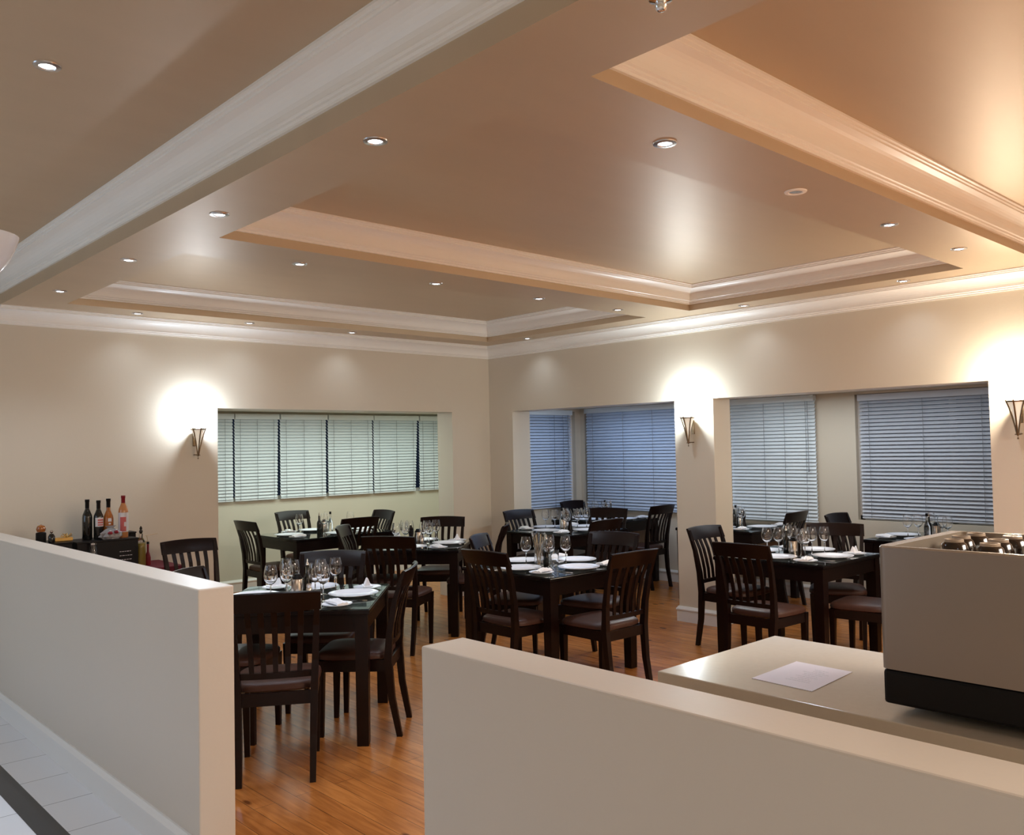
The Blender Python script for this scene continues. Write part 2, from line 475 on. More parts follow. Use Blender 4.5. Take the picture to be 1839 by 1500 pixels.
def blind(label, p0, p1, ztop, zbot, m, cords, pitch=0.038, tilt=57, wand=True, skew=0.0, group='venetian blinds'):
    """venetian blind hung between p0 and p1 (2D points); local x along the blind, -y towards the room"""
    p0, p1 = Vector(p0), Vector(p1)
    L = (p1 - p0).length
    ang = math.atan2((p1 - p0).y, (p1 - p0).x)
    t = thing('venetian_blind', label, 'blind', (p0.x, p0.y, zbot), ang, group)
    H = ztop - zbot
    bm = NB(); box(bm, 0, L, -0.035, 0.025, H - 0.055, H, bev=0.003); box(bm, -0.0, L, -0.042, -0.036, H - 0.062, H + 0.002)
    obj('headrail', bm, 'blind' if m != 'greybl' else m, t)
    bm = NB(); n = int((H - 0.10) / pitch)
    ca, sa = math.cos(math.radians(tilt)), math.sin(math.radians(tilt)); hw = 0.0235
    for k in range(n + 1):
        z = 0.045 + k * (H - 0.12) / n
        rings = []
        for x in (0.004, L - 0.004 ):
            sk = skew * (1 - z / H)
            xx = x + (sk if x > L / 2 else 0)
            pr = []
            for s, cr in ((-1, 0), (-.4, .003), (.4, .003), (1, 0)):
                pr.append((xx, s * hw * ca - cr * sa, z + s * hw * sa))
            pr2 = [(a, b - 0.0012, c + 0.0006) for a, b, c in pr]
            rings.append(pr + pr2[::-1])
        loft(bm, rings)
    obj('slat_panel', bm, m, t)
    bm = NB(); box(bm, 0.004, L - 0.004 + skew, -0.018, 0.018, 0.0, 0.018, bev=0.004)
    obj('bottom_rail', bm, m, t)
    for c in cords:
        bm = NB(); x = c * L
        tube(bm, [(x, -0.024, H - 0.05), (x, -0.024, 0.01)], 0.0022, 5)
        obj('ladder_cord', bm, 'cord', t)
    if wand:
        bm = NB(); x = L * 0.93
        tube(bm, [(x, -0.035, H - 0.05), (x, -0.036, H * 0.42)], 0.0035, 6); lathe(bm, [(0.002, 0), (0.009, .006), (0.009, .03), (0.002, .036)], 8, (x, -0.036, H * .42 - .03))
        obj('wand', bm, 'cord', t)
    return t

# left bay: six blinds side by side (p0->p1 travels +x, so room is on -y side)
yb = YV - 0.03
ed = [-2.97, -2.073, -1.477, -0.799, -0.097, 0.667, 1.17]
for i in range(6):
    gr = (0.012, 0.014, 0.016, 0.008, 0.016, 0.006)[i]
    blind('white venetian blind of the left bay row, %s counting from the corner' % ['sixth', 'fifth', 'fourth', 'third', 'second', 'first and narrowest'][i],
          (ed[i] + 0.004, yb), (ed[i + 1] - gr, yb), 2.12, 1.075, 'blind', (0.12, 0.5, 0.88),
          wand=False, skew=(0, -0.02, -0.01, 0, -0.05, 0)[i], group='white blinds of the left bay')

# right bay
blind('blue-tinted venetian blind on the narrow return wall beside the room corner', (0.50, 0.272), (1.66, 0.272), 2.125, 0.87, 'bluebl', (0.25, 0.72, 0.86), tilt=44, group='blinds of the right bay')
def yblind(label, y0, y1, zt, zb, m, cords, x=XV - 0.03, **k):
    # room is on -x side: travel -y gives room on ... local -y; p0 = larger y
    return blind(label, (x, y0), (x, y1), zt, zb, m, cords, **k)
# travelling toward -y, local -y axis points to -x (the room)
yblind('wide blue-tinted venetian blind on the back wall of the corner bay', 0.16, -1.97, 2.145, 0.835, 'bluebl', (0.06, 0.30, 0.52, 0.8), group='blinds of the right bay')
yblind('pale venetian blind with a hanging wand, just beyond the square pillar', -2.05, -3.085, 2.145, 0.80, 'blind', (0.42, 0.66, 0.90), group='blinds of the right bay')
yblind('wide grey-white venetian blind recessed in the window behind the coffee machine', -3.53, -5.3, 2.118, 0.865, 'greybl', (0.06, 0.36, 0.66, 0.93), x=XV + 0.035, tilt=48, wand=False, group='blinds of the right bay')

# ================================================================ DINING CHAIR
def make_chair():
    t = thing('dining_chair')
    zt = 0.955
    back = [(-0.060, 0.0), (-0.018, 0.22), (0.0, 0.44), (-0.012, 0.60), (-0.045, 0.78), (-0.098, zt - 0.012)]
    for s in (-1, 1):
        bm = NB()
        xs_ = [0.178, 0.182, 0.188, 0.195, 0.203, 0.212]
        post(bm, [(s * x, y, z) for x, (y, z) in zip(xs_, back)], [.030, .034, .038, .034, .030, .026], [.032, .038, .044, .036, .028, .022])
        obj('rear_leg', bm, 'wood', t)
        bm = NB()
        post(bm, [(s * 0.185, 0.395, 0), (s * 0.190, 0.39, 0.44)], [.028, .042], [.028, .042])
        obj('front_leg', bm, 'wood', t)
    # seat frame
    bm = NB()
    def bar(p, q, w, z0, z1):
        p, q = Vector((*p, 0)), Vector((*q, 0)); d = (q - p).normalized(); nn = Vector((-d.y, d.x, 0)) * w / 2
        ring = lambda a: [a - nn + Vector((0, 0, z0)), a + nn + Vector((0, 0, z0)), a + nn + Vector((0, 0, z1)), a - nn + Vector((0, 0, z1))]
        loft(bm, [ring(p), ring(q)])
    bar((-0.17, 0.405), (0.17, 0.405), .022, .375, .440)
    bar((-0.17, 0.0), (0.17, 0.0), .022, .375, .440)
    bar((-0.188, 0.01), (-0.195, 0.40), .022, .375, .440)
    bar((0.188, 0.01), (0.195, 0.40), .022, .375, .440)
    obj('seat_frame', bm, 'wood', t)
    # cushion (domed superellipse)
    bm = NB(); rings = []
    for sc, z in ((0.94, .438), (1.0, .447), (1.0, .462), (0.985, .472), (0.93, .481), (0.80, .488), (0.5, .494), (0.15, .496)):
        ring = []
        for k in range(32):
            a = 2 * PI * k / 32
            cx = math.copysign(abs(math.cos(a)) ** 0.42, math.cos(a)); cy = math.copysign(abs(math.sin(a)) ** 0.42, math.sin(a))
            hx = 0.212 + 0.012 * cy
            ring.append((cx * hx * sc, 0.218 + cy * 0.212 * sc, z))
        rings.append(ring)
    loft(bm, rings); obj('seat', bm, 'leather', t, True)
    # crest rail: curved board, concave towards the sitter
    def yb_at(z):
        for (y0, z0), (y1, z1) in zip(back[:-1], back[1:]):
            if z <= z1 + 1e-6: return y0 + (y1 - y0) * (z - z0) / (z1 - z0)
        return back[-1][0]
    bm = NB(); rings = []
    for k in range(13):
        x = -0.228 + 0.456 * k / 12; u = x / 0.228
        cy = -0.034 * (1 - u * u)
        arch = 0.008 * (1 - u * u)
        zb, zt_ = 0.858, zt + arch
        ya, yb2 = yb_at(zb) + cy + 0.004, yb_at(zt) + cy - 0.004
        rings.append([(x, ya - .011, zb), (x, ya + .011, zb), (x, yb2 + .010, zt_ - .006), (x, yb2 + .004, zt_), (x, yb2 - .006, zt_), (x, yb2 - .010, zt_ - .006)])
    loft(bm, rings); obj('crest_rail', bm, 'wood', t, True)
    bm = NB(); rings = []
    for k in range(9):
        x = -0.175 + 0.35 * k / 8; u = x / 0.175; cy = -0.012 * (1 - u * u)
        y = 0.0 + cy - 0.002
        rings.append([(x, y - .011, .512), (x, y + .011, .512), (x, y + .010, .542), (x, y - .012, .542)])
    loft(bm, rings); obj('lower_rail', bm, 'wood', t)
    for i in range(5):
        u = (i - 2) / 3.0
        bm = NB(); pts = []
        for z in (0.53, 0.62, 0.70, 0.78, 0.87):
            f = (z - .53) / .34
            x = u * (0.175 + 0.020 * f)
            cy = -(0.012 + 0.022 * f) * (1 - (u) ** 2)
            y = yb_at(z) + cy + (0.010 if z < .86 else 0.004) * math.sin(f * PI)
            pts.append((x, y, z))
        post(bm, pts, [.024, .026, .027, .028, .030], .010)
        obj('back_slat', bm, 'wood', t)
    return t
chair0 = make_chair()
chair_used = [False]
def chair(rx, ry, face, label, group):
    """rx, ry: where the centre of the crest rail stands; face: heading of the sitter in degrees"""
    f = math.radians(face)
    loc = (rx + 0.10 * math.cos(f), ry + 0.10 * math.sin(f), 0.0)
    rz = f - PI / 2
    if not chair_used[0]:
        chair_used[0] = True
        chair0.location = loc; chair0.rotation_euler = (0, 0, rz)
        tag(chair0, label, 'chair', group); return chair0
    return dup(chair0, loc, rz, label, 'chair', group)

# ================================================================ TABLES
def make_table(lx, ly):
    t = thing('dining_table')
    a, b = lx / 2, ly / 2
    for sx in (-1, 1):
        for sy in (-1, 1):
            bm = NB(); cx, cy = sx * (a - .048), sy * (b - .048)
            r = lambda z, h: [(cx - h, cy - h, z), (cx + h, cy - h, z), (cx + h, cy + h, z), (cx - h, cy + h, z)]
            loft(bm, [r(0, .031), r(.004, .033), r(.66, .037), r(.735, .037)])
            obj('leg', bm, 'wood', t)
    bm = NB(); box(bm, -a + .03, a - .03, -b + .022, -b + .042, .635, .735); box(bm, -a + .03, a - .03, b - .042, b - .022, .635, .735)
    box(bm, -a + .022, -a + .042, -b + .04, b - .04, .635, .735); box(bm, a - .042, a - .022, -b + .04, b - .04, .635, .735)
    obj('apron', bm, 'wood', t)
    bm = NB(); box(bm, -a, a, -b, b, .735, .759, bev=.003); obj('tabletop', bm, 'tabletop', t)
    bm = NB(); box(bm, -a + .004, a - .004, -b + .004, b - .004, .7595, .7650, bev=.001); obj('glass_top', bm, 'glasstop', t)
    return t
TSQ = 0.93
sq_table = [None]
def table(cx, cy, ang, label, group='square dining tables', lx=TSQ, ly=TSQ):
    if lx == TSQ and ly == TSQ:
        if sq_table[0] is None:
            t = make_table(lx, ly); sq_table[0] = t
            t.location = (cx, cy, 0); t.rotation_euler = (0, 0, math.radians(ang)); tag(t, label, 'table', group)
            return t
        return dup(sq_table[0], (cx, cy, 0), math.radians(ang), label, 'table', group)
    t = make_table(lx, ly); t.location = (cx, cy, 0); t.rotation_euler = (0, 0, math.radians(ang)); tag(t, label, 'table', group)
    return t

ZT = 0.7652
# ---- tableware prototypes (created at first use, then copied)
def make_wine_glass(h=0.215, r=0.042):
    t = thing('wine_glass')
    bm = NB(); b0 = h * 0.46
    out = [(0.004, b0), (r * .45, b0 + .006), (r * .85, b0 + .026), (r, b0 + .052), (r * .97, b0 + .075), (r * .82, h - .012), (r * .74, h)]
    inn = [(r * .74 - .0011, h), (r * .82 - .0012, h - .012), (r * .97 - .0013, b0 + .075), (r - .0013, b0 + .052), (r * .85 - .0012, b0 + .027), (r * .42, b0 + .009), (0.0005, b0 + .004)]
    lathe(bm, out + inn, 20); obj('bowl', bm, 'glass', t, True)
    bm = NB(); lathe(bm, [(0.0005, 0), (.034, 0), (.034, .0016), (.012, .005), (.0042, .014), (.0034, b0 * .6), (.004, b0 - .004), (.0075, b0 + .0005)], 16)
    obj('stem', bm, 'glass', t, True)
    return t
def make_plate(r=0.152):
    bm = NB()
    lathe(bm, [(0.0005, .002), (r * .55, .002), (r * .60, 0.0), (r * .64, .002), (r * .74, .009), (r, .018), (r, .0205), (r * .97, .0205), (r * .72, .0125), (r * .66, .0075), (0.0005, .0065)], 40)
    return obj('dinner_plate', bm, 'china', None, True)
def make_side_plate(r=0.088):
    bm = NB()
    lathe(bm, [(0.0005, .0015), (r * .5, .0015), (r * .6, 0.0), (r * .66, .003), (r, .013), (r, .015), (r * .96, .015), (r * .68, .0075), (0.0005, .0055)], 32)
    return obj('side_plate', bm, 'china', None, True)
def make_napkin(seed=0):
    rnd = random.Random(seed)
    bm = NB(); rings = []
    n = 9
    for i in range(n):
        u = i / (n - 1); x = -0.085 + 0.17 * u
        wdt = 0.022 + 0.030 * abs(u - 0.35) + rnd.uniform(-.004, .004)
        hgt = 0.010 + 0.012 * math.sin(u * PI) + rnd.uniform(0, .006)
        tw = 0.12 * math.sin(u * 5)
        rings.append([(x, -wdt + tw * .03, 0.0), (x, wdt + tw * .03, 0.0), (x, wdt * .95, hgt * .5), (x, wdt * .35, hgt * .75), (x, wdt * .1, hgt), (x, -wdt * .3, hgt * .7), (x, -wdt * .6, hgt), (x, -wdt * .95, hgt * .45)])
    loft(bm, rings)
    return obj('napkin', bm, 'linen', None, True)
def make_peaked_napkin():
    """napkin folded into two upright wings"""
    bm = NB()
    for s in (-1, 1):
        loft(bm, [[(s * .012, -.024, 0), (s * .030, -.018, 0), (s * .036, .020, 0), (s * .014, .026, 0)],
                  [(s * .012, -.016, .024), (s * .032, -.012, .022), (s * .036, .014, .020), (s * .016, .018, .024)],
                  [(s * .024, -.004, .052), (s * .030, -.003, .050), (s * .031, .003, .050), (s * .025, .004, .052)]])
    box(bm, -.055, .055, -.030, .030, 0, .008, bev=.002)
    return obj('napkin', bm, 'linen', None)
def make_knife():
    bm = NB(); 
    loft(bm, [[(-.004, -.11, 0), (.004, -.11, 0), (.004, -.11, .003), (-.004, -.11, .003)], [(-.006, -.01, 0), (.006, -.01, 0), (.006, -.01, .004), (-.006, -.01, .004)],
              [(-.009, .01, 0), (.009, .01, 0), (.009, .01, .002), (-.009, .01, .002)], [(-.008, .08, 0), (.009, .08, 0), (.009, .08, .0012), (-.008, .08, .0012)], [(.002, .108, 0), (.006, .105, 0), (.006, .105, .001), (.002, .108, .001)]])
    return obj('knife', bm, 'chrome', None)
def make_fork():
    bm = NB()
    loft(bm, [[(-.004, -.10, 0), (.004, -.10, 0), (.004, -.10, .003), (-.004, -.10, .003)], [(-.003, .02, .003), (.003, .02, .003), (.003, .02, .005), (-.003, .02, .005)],
              [(-.011, .045, .002), (.011, .045, .002), (.011, .045, .004), (-.011, .045, .004)]])
    for i in range(4):
        x = -.0095 + i * .0063; box(bm, x - .0016, x + .0016, .044, .092, .001, .003)
    return obj('fork', bm, 'chrome', None)
PROTO = {}
def put(kind, maker, loc, rz, label, cat, group, scale=None):
    if kind not in PROTO:
        o = maker(); PROTO[kind] = o
        o.location = loc; o.rotation_euler = (0, 0, rz)
        if scale: o.scale = scale
        return tag(o, label, cat, group)
    return dup(PROTO[kind], loc, rz, label, cat, group, scale or (1, 1, 1))

ORD = ['leftmost', 'second from left', 'third from left', 'fourth from left', 'fifth from left', 'sixth from left', 'seventh from left', 'rightmost', 'rightmost', 'rightmost']
def ordn(i, n):
    if n == 1: return 'only'
    if i == 0: return 'leftmost'
    if i == n - 1: return 'rightmost'
    return ['', 'second', 'third', 'fourth', 'fifth', 'sixth', 'seventh', 'eighth', 'ninth'][i] + ' from left'

OCC = []
def free(x, y, r, hit=('i', 'g', 's', 'p')):
    for step in range(0, 26):
        for k in range(1 if step == 0 else 12):
            a = k * PI / 6 + step * .4; d = step * .009
            X, Y = x + d * math.cos(a), y + d * math.sin(a)
            if all(q[3] not in hit or math.hypot(q[0] - X, q[1] - Y) > q[2] + r + .003 for q in OCC): return X, Y
    return x, y
def lay_table(cx, cy, ang, phrase, half=(TSQ / 2, TSQ / 2), seats=(0, 1, 2, 3), glasses=2, cutlery=False, side=True, nap='flat', skip_side=(), gl_in=0.05):
    """lays plates, side plates with napkins and glasses for the seats (0:-y 1:+x 2:+y 3:-x) in table space"""
    A = math.radians(ang)
    def W(x, y): return (cx + x * math.cos(A) - y * math.sin(A), cy + x * math.sin(A) + y * math.cos(A))
    dps, sps, gls, kns, fks = [], [], [], [], []
    for s in seats:
        d = {0: (0, -1), 1: (1, 0), 2: (0, 1), 3: (-1, 0)}[s]
        e = half[1] if s in (0, 2) else half[0]
        off = 0.0
        q = (-d[1] * 1.0, d[0] * 1.0)      # diner's left when facing the table centre is ... (rotated)
        px_, py_ = d[0] * (e - 0.165), d[1] * (e - 0.165)
        dps.append((W(px_, py_), A + s))
        if side and s not in skip_side:
            k = 0.262
            sps.append((W(px_ + q[0] * k + d[0] * .045, py_ + q[1] * k + d[1] * .045), A + s * 1.7))
        for g in range(glasses):
            gx = d[0] * (e - 0.33 - gl_in + 0.02 * g) - q[0] * (0.085 + 0.085 * g)
            gy = d[1] * (e - 0.33 - gl_in + 0.02 * g) - q[1] * (0.085 + 0.085 * g)
            gls.append((W(gx, gy), 0))
        if cutlery:
            kns.append((W(px_ - q[0] * .175, py_ - q[1] * .175), A + math.atan2(-d[1], -d[0]) - PI / 2))
            fks.append((W(px_ + q[0] * .158, py_ + q[1] * .158), A + math.atan2(-d[1], -d[0]) - PI / 2))
    dps_, sps_, gls_ = [], [], []
    for (p, a) in dps:
        OCC.append((p[0], p[1], .100, 'p')); OCC.append((p[0], p[1], .152, 'P'))
    for (p, a) in gls:
        q_ = free(p[0], p[1], .044, ('i', 'g', 'P')); OCC.append((q_[0], q_[1], .044, 'g')); gls_.append((q_, a))
    for (p, a) in sps:
        q_ = free(p[0], p[1], .089, ('i', 'g', 's', 'P')); OCC.append((q_[0], q_[1], .089, 's')); sps_.append((q_, a))
    gls, sps = gls_, sps_
    def ranked(L): return sorted(L, key=lambda t: px((t[0][0], t[0][1], ZT))[0])
    for i, (p, a) in enumerate(ranked(dps)):
        put('dinner_plate', make_plate, (*p, ZT), a, 'large white dinner plate, %s on %s' % (ordn(i, len(dps)), phrase), 'plate', 'dinner plates on ' + phrase)
    for i, (p, a) in enumerate(ranked(sps)):
        put('side_plate', make_side_plate, (*p, ZT), a, 'small white side plate, %s on %s' % (ordn(i, len(sps)), phrase), 'plate', 'side plates on ' + phrase)
        kind = 'nap_peak' if (i % 2 and nap == 'mix') else 'nap_flat'
        put(kind, make_peaked_napkin if kind == 'nap_peak' else make_napkin, (*p, ZT + .0062 + (0.0095 if kind == 'nap_flat' else 0.009)), a * 1.3, 'folded white napkin, %s on %s' % (ordn(i, len(sps)), phrase), 'napkin', 'napkins on ' + phrase)
    for i, (p, a) in enumerate(ranked(gls)):
        put('wine_glass', make_wine_glass, (*p, ZT), a, 'clear stemmed wine glass, %s on %s' % (ordn(i, len(gls)), phrase), 'wine glass', 'wine glasses on ' + phrase)
    for i, (p, a) in enumerate(ranked(kns)):
        put('knife', make_knife, (*p, ZT), a, 'silver table knife, %s on %s' % (ordn(i, len(kns)), phrase), 'knife', 'knives on ' + phrase)
    for i, (p, a) in enumerate(ranked(fks)):
        put('fork', make_fork, (*p, ZT), a, 'silver table fork, %s on %s' % (ordn(i, len(fks)), phrase), 'fork', 'forks on ' + phrase)

def make_canister():
    t = thing('steel_canister')
    bm = NB(); lathe(bm, [(0.0005, 0), (.036, 0), (.037, .004), (.037, .108), (.035, .112), (.0335, .112), (.0335, .01), (0.0005, .01)], 24); obj('pot', bm, 'steel', t, True)
    bm = NB(); lathe(bm, [(0.0005, .010), (.030, .010), (.030, .118), (.022, .128), (.018, .140), (0.0005, .143)], 16); obj('contents', bm, 'black', t, True)
    return t
def make_mill():
    t = thing('pepper_mill')
    bm = NB(); lathe(bm, [(0.0005, 0), (.028, 0), (.028, .01), (.019, .045), (.018, .07), (.024, .10), (.026, .13), (.0005, .131)], 18); obj('mill_body', bm, 'wood', t, True)
    bm = NB(); lathe(bm, [(0.0005, .131), (.024, .131), (.026, .145), (.016, .160), (.008, .163), (.010, .172), (.006, .18), (0.0005, .182)], 18); obj('mill_head', bm, 'wood', t, True)
    return t
def make_shaker():
    t = thing('salt_shaker')
    bm = NB(); lathe(bm, [(0.0005, 0), (.019, 0), (.021, .004), (.019, .055), (.015, .062), (.0005, .0621)], 16); obj('shaker_jar', bm, 'steel', t, True)
    bm = NB(); lathe(bm, [(0.0005, .0621), (.0165, .0621), (.0165, .078), (.010, .084), (0.0005, .086)], 16); obj('shaker_cap', bm, 'chrome', t, True)
    return t
def make_cruet():
    """bottle holder with two bottles' necks: oil bottle in a steel sleeve"""
    t = thing('oil_bottle')
    bm = NB(); lathe(bm, [(0.0005, 0), (.024, 0), (.025, .004), (.025, .105), (.019, .125), (.010, .14), (.009, .185), (.011, .187), (0.0005, .188)], 18); obj('bottle_glass', bm, 'winebottle', t, True)
    bm = NB(); lathe(bm, [(0.0005, .188), (.010, .188), (.009, .200), (.004, .206), (.003, .225), (0.0005, .226)], 12); obj('pourer', bm, 'chrome', t, True)
    return t
def make_clear_bottle():
    t = thing('vinegar_bottle')
    bm = NB(); lathe(bm, [(0.0005, 0), (.026, 0), (.027, .005), (.027, .10), (.020, .125), (.010, .145), (.009, .195), (0.0005, .1955)], 18); obj('bottle_glass', bm, 'glass', t, True)
    bm = NB(); lathe(bm, [(0.0005, .1955), (.012, .1955), (.012, .222), (0.0005, .223)], 12); obj('stopper', bm, 'black', t, True)
    return t
def centre(cx, cy, items, phrase):
    for kind, dx, dy in items: OCC.append((cx + dx, cy + dy, {'canister': .038, 'mill': .029, 'shaker': .022, 'oil': .026, 'vinegar': .028}[kind], 'i'))
    _centre(cx, cy, items, phrase)
def _centre(cx, cy, items, phrase):
    mk = {'canister': ('steel_canister', make_canister, 'brushed steel canister with dark contents on %s', 'canister'),
          'mill': ('pepper_mill', make_mill, 'dark wooden pepper mill on %s', 'pepper mill'),
          'shaker': ('salt_shaker', make_shaker, 'small steel salt shaker on %s', 'shaker'),
          'oil': ('oil_bottle', make_cruet, 'slim dark oil bottle with metal pourer on %s', 'bottle'),
          'vinegar': ('vinegar_bottle', make_clear_bottle, 'clear glass bottle with dark stopper on %s', 'bottle')}
    for kind, dx, dy in items:
        k = mk[kind]
        put(k[0], k[1], (cx + dx, cy + dy, ZT), 0.3, k[2] % phrase, k[3], 'condiments on ' + phrase)

def rtab(A, ang, L=TSQ):
    """centre of a square table from its near corner A and the heading of one edge"""
    a = math.radians(ang); u = Vector((math.cos(a), math.sin(a))); v = Vector((-u.y, u.x))
    c = Vector(A) + u * L / 2 + v * L / 2
    return c.x, c.y

# ---- T1 nearest the entry gap
P1 = 'the table by the entry gap'
c1 = rtab((-4.0, -3.48), 48)
table(*c1, 48, 'square dark table with glass top beside the entry gap, set for four', lx=TSQ, ly=TSQ)
centre(c1[0], c1[1], [('canister', -.035, .02), ('oil', .035, .02), ('shaker', .005, -.05)], P1)
lay_table(*c1, 48, P1, cutlery=True, nap='mix')
G = 'dark slat-back dining chairs with brown seats'
chair(-4.66, -3.63, 58, 'dark slat-back chair facing away at the entry gap, in front of all others', G)
chair(-3.62, -3.34, 135, 'dark slat-back chair at the right side of the entry-gap table, seen edge-on', G)
chair(-3.53, -2.33, 226, 'dark chair at the far side of the entry-gap table, mostly behind wine glasses', G)
chair(-4.62, -2.46, -50, 'dark chair at the entry-gap table whose top rail rises behind the left half wall', G)
chair(-3.84, -0.64, -90, 'dark slat-back chair standing against the left wall beside the red-clothed side table', G)

# ---- T2 behind the right half wall
P2 = 'the centre table with the tall vase'
c2 = (-2.54 + TSQ / 2, -3.46 + TSQ / 2)
for q_ in ((-2.16, -2.97, .056), (-2.06, -3.035, .037), (-2.05, -2.94, .027)): OCC.append((*q_, 'i'))
table(*c2, 0, 'square dark table with tall glass vase, behind the end of the right half wall')
lay_table(*c2, 0, P2, cutlery=True, nap='flat', glasses=1)
chair(-2.84, -3.13, 1, 'dark slat-back chair at the left side of the vase table, facing right', G)
chair(-2.24, -3.95, 88, 'reddish dark chair at the vase table, back to the right half wall', G)
chair(-1.38, -3.04, 190, 'dark chair with greyish sheen, far right side of the vase table', G)
chair(-2.17, -2.30, -58, 'dark chair at the far left corner of the vase table, rail half hidden', G)

# ---- T3 by the pillar
P3 = 'the table beside the pillar'
c3 = (-0.87 + TSQ / 2, -4.55 + TSQ / 2)
table(*c3, 0, 'square dark table with glass top between the pillar and the coffee machine')
centre(c3[0], c3[1], [('canister', -.05, .0), ('mill', .025, -.02), ('oil', -.03, .07), ('shaker', .04, .04)], P3)
lay_table(*c3, 0, P3, cutlery=True, nap='mix')
chair(-0.545, -3.32, -92, 'dark slat-back chair beside the square pillar, at the pillar table', G)
chair(-1.46, -4.25, -1, 'dark slat-back chair before the pillar table, its back toward the counter', G)
chair(0.28, -4.06, 208, 'dark chair at the far side of the pillar table, behind wine glasses', G)
chair(-0.48, -5.00, 96, 'dark chair at the pillar table partly hidden by the coffee machine', G)

# ---- T4 angled, middle back
P4 = 'the angled table before the corner'
c4 = rtab((-1.86, -1.66), 42)
table(*c4, 42, 'square dark table turned diagonally in front of the room corner')
centre(c4[0], c4[1], [('canister', .04, .03), ('mill', -.04, .03), ('shaker', .03, -.04)], P4)
lay_table(*c4, 42, P4, nap='mix')
chair(-2.68, -1.77, 34, 'dark slat-back chair before the diagonal table, beyond the entry table glasses', G)
chair(-1.34, -1.70, 133, 'dark chair seen nearly edge-on at the right side of the diagonal table', G)
chair(-1.16, -0.56, 224, 'dark chair behind the glasses of the diagonal table, beneath the room corner', G)
chair(-2.37, -0.60, -47, 'dark chair seen edge-on at the left side of the diagonal table', G)

# ---- T5 standing in the first opening of the right wall
P5 = 'the table in the corner opening'
c5 = (-0.40 + TSQ / 2, -1.60 + TSQ / 2)
table(*c5, 0, 'square dark table standing in the first opening, before the blue blinds')
centre(c5[0], c5[1], [('canister', -.06, -.02), ('mill', .03, -.03), ('vinegar', .0, .06)], P5)
lay_table(*c5, 0, P5)
chair(-0.065, -0.53, -90, 'dark slat-back chair at the wall corner, far side of the corner-opening table', G)
chair(-0.45, -2.16, 91, 'dark chair with its back to us at the near side of the corner-opening table', G)
chair(0.68, -1.20, 200, 'dark chair behind the corner-opening table, below the bay table plates', G)

# ---- T6 in the corner bay
P6 = 'the table against the wide blue blind'
c6 = (1.36, -0.56)
table(*c6, 0, 'square dark table against the wide blue-lit blind in the corner bay')
centre(c6[0], c6[1], [('canister', -.03, -.05), ('oil', .04, -.06), ('vinegar', .02, .02)], P6)
lay_table(*c6, 0, P6, seats=(0, 2, 3))
chair(1.38, -1.42, 92, 'tall slat-back chair in the corner bay just beside the square pillar', G)
chair(1.43, 0.06, -86, 'dark chair in front of the narrow blue blind, at the corner bay', G)

# ---- T0 left bay
P0 = 'the table in the white-blind bay'
c0 = (-2.33 + 0.61, 0.34 + 0.45)
table(*c0, 0, 'oblong dark table inside the bay under the white blinds', 'square dining tables', 1.22, 0.90)
centre(c0[0], c0[1], [('canister', .0, .04), ('vinegar', .07, .02), ('oil', -.07, .02)], P0)
lay_table(*c0, 0, P0, half=(.61, .45), nap='flat', gl_in=0.0, glasses=1)
chair(-2.66, 0.79, 1, 'tall slat-back chair at the left end of the table in the white-blind bay', G)
chair(-1.64, 1.68, -85, 'dark slat-back chair against the pale wall below the white blinds, left one', G)
chair(-0.93, 0.82, 176, 'dark slat-back chair at the right end of the table in the white-blind bay', G)
chair(-1.70, 0.13, 90, 'dark chair with its back to us at the near side of the white-blind bay table', G)

# ---- T7, T8 in the near part of the right bay
P7 = 'the bay table just behind the pillar'
c7 = (1.38, -2.40)
table(*c7, 0, 'dark table in the bay just behind the square pillar, below the pale blind')
centre(c7[0], c7[1], [('canister', .0, -.03), ('oil', -.07, -.01), ('vinegar', .04, .04), ('mill', .08, -.03)], P7)
lay_table(*c7, 0, P7, seats=(0, 2, 3))
chair(1.30, -3.15, 93, 'dark chair in the bay beside the pillar, seen against the pale blind', G)
P8 = 'the bay table behind the coffee machine'
c8 = (1.40, -4.45)
table(*c8, 0, 'dark table in the bay behind the coffee machine, under the grey-white blind')
centre(c8[0], c8[1], [('canister', .0, .0), ('oil', .02, .07), ('vinegar', -.05, .06)], P8)
lay_table(*c8, 0, P8, seats=(0, 2, 3))
chair(1.26, -3.58, -89, 'dark chair in the bay against the bare wall between the pale blinds', G)
chair(1.30, -5.28, 90, 'dark chair in the bay at the right end, half behind the cups', G)

# ---- vase on T2
vx, vy = -2.16, -2.97
t = thing('glass_vase', 'tall fluted glass vase holding dried stems on the centre table', 'vase', (vx, vy, ZT))
bm = NB(); seg = 24; H = 0.245
rings = []
prof = [(.030, 0), (.034, .004), (.030, .06), (.032, .13), (.042, .19), (.052, H)]
prof2 = [(r - .0035, z) for r, z in prof[::-1]][:-1] + [(.012, .012)]
for r, z in prof + prof2:
    rings.append([((r + .0025 * (1 if k % 2 else -1)) * math.cos(2 * PI * k / seg), (r + .0025 * (1 if k % 2 else -1)) * math.sin(2 * PI * k / seg), z) for k in range(seg)])
loft(bm, rings); obj('vase_glass', bm, 'glass', t, True)
for k in range(6):
    a = k * 1.05; bm = NB()
    tube(bm, [(.008 * math.cos(a), .008 * math.sin(a), .015), (.018 * math.cos(a + .5), .018 * math.sin(a + .5), .13), (.032 * math.cos(a + .3), .032 * math.sin(a + .3), .235 - .01 * (k % 3))], [.0022, .002, .0035], 6)
    obj('dried_stem', bm, 'straw', t)
t = thing('glass_tumbler', 'short ribbed glass tumbler beside the tall vase', 'tumbler', (-2.06, -3.035, ZT))
bm = NB(); lathe(bm, [(.0005, 0), (.027, 0), (.028, .004), (.036, .115), (.0335, .115), (.026, .010), (.0005, .009)], 20); obj('tumbler_glass', bm, 'glass', t, True)
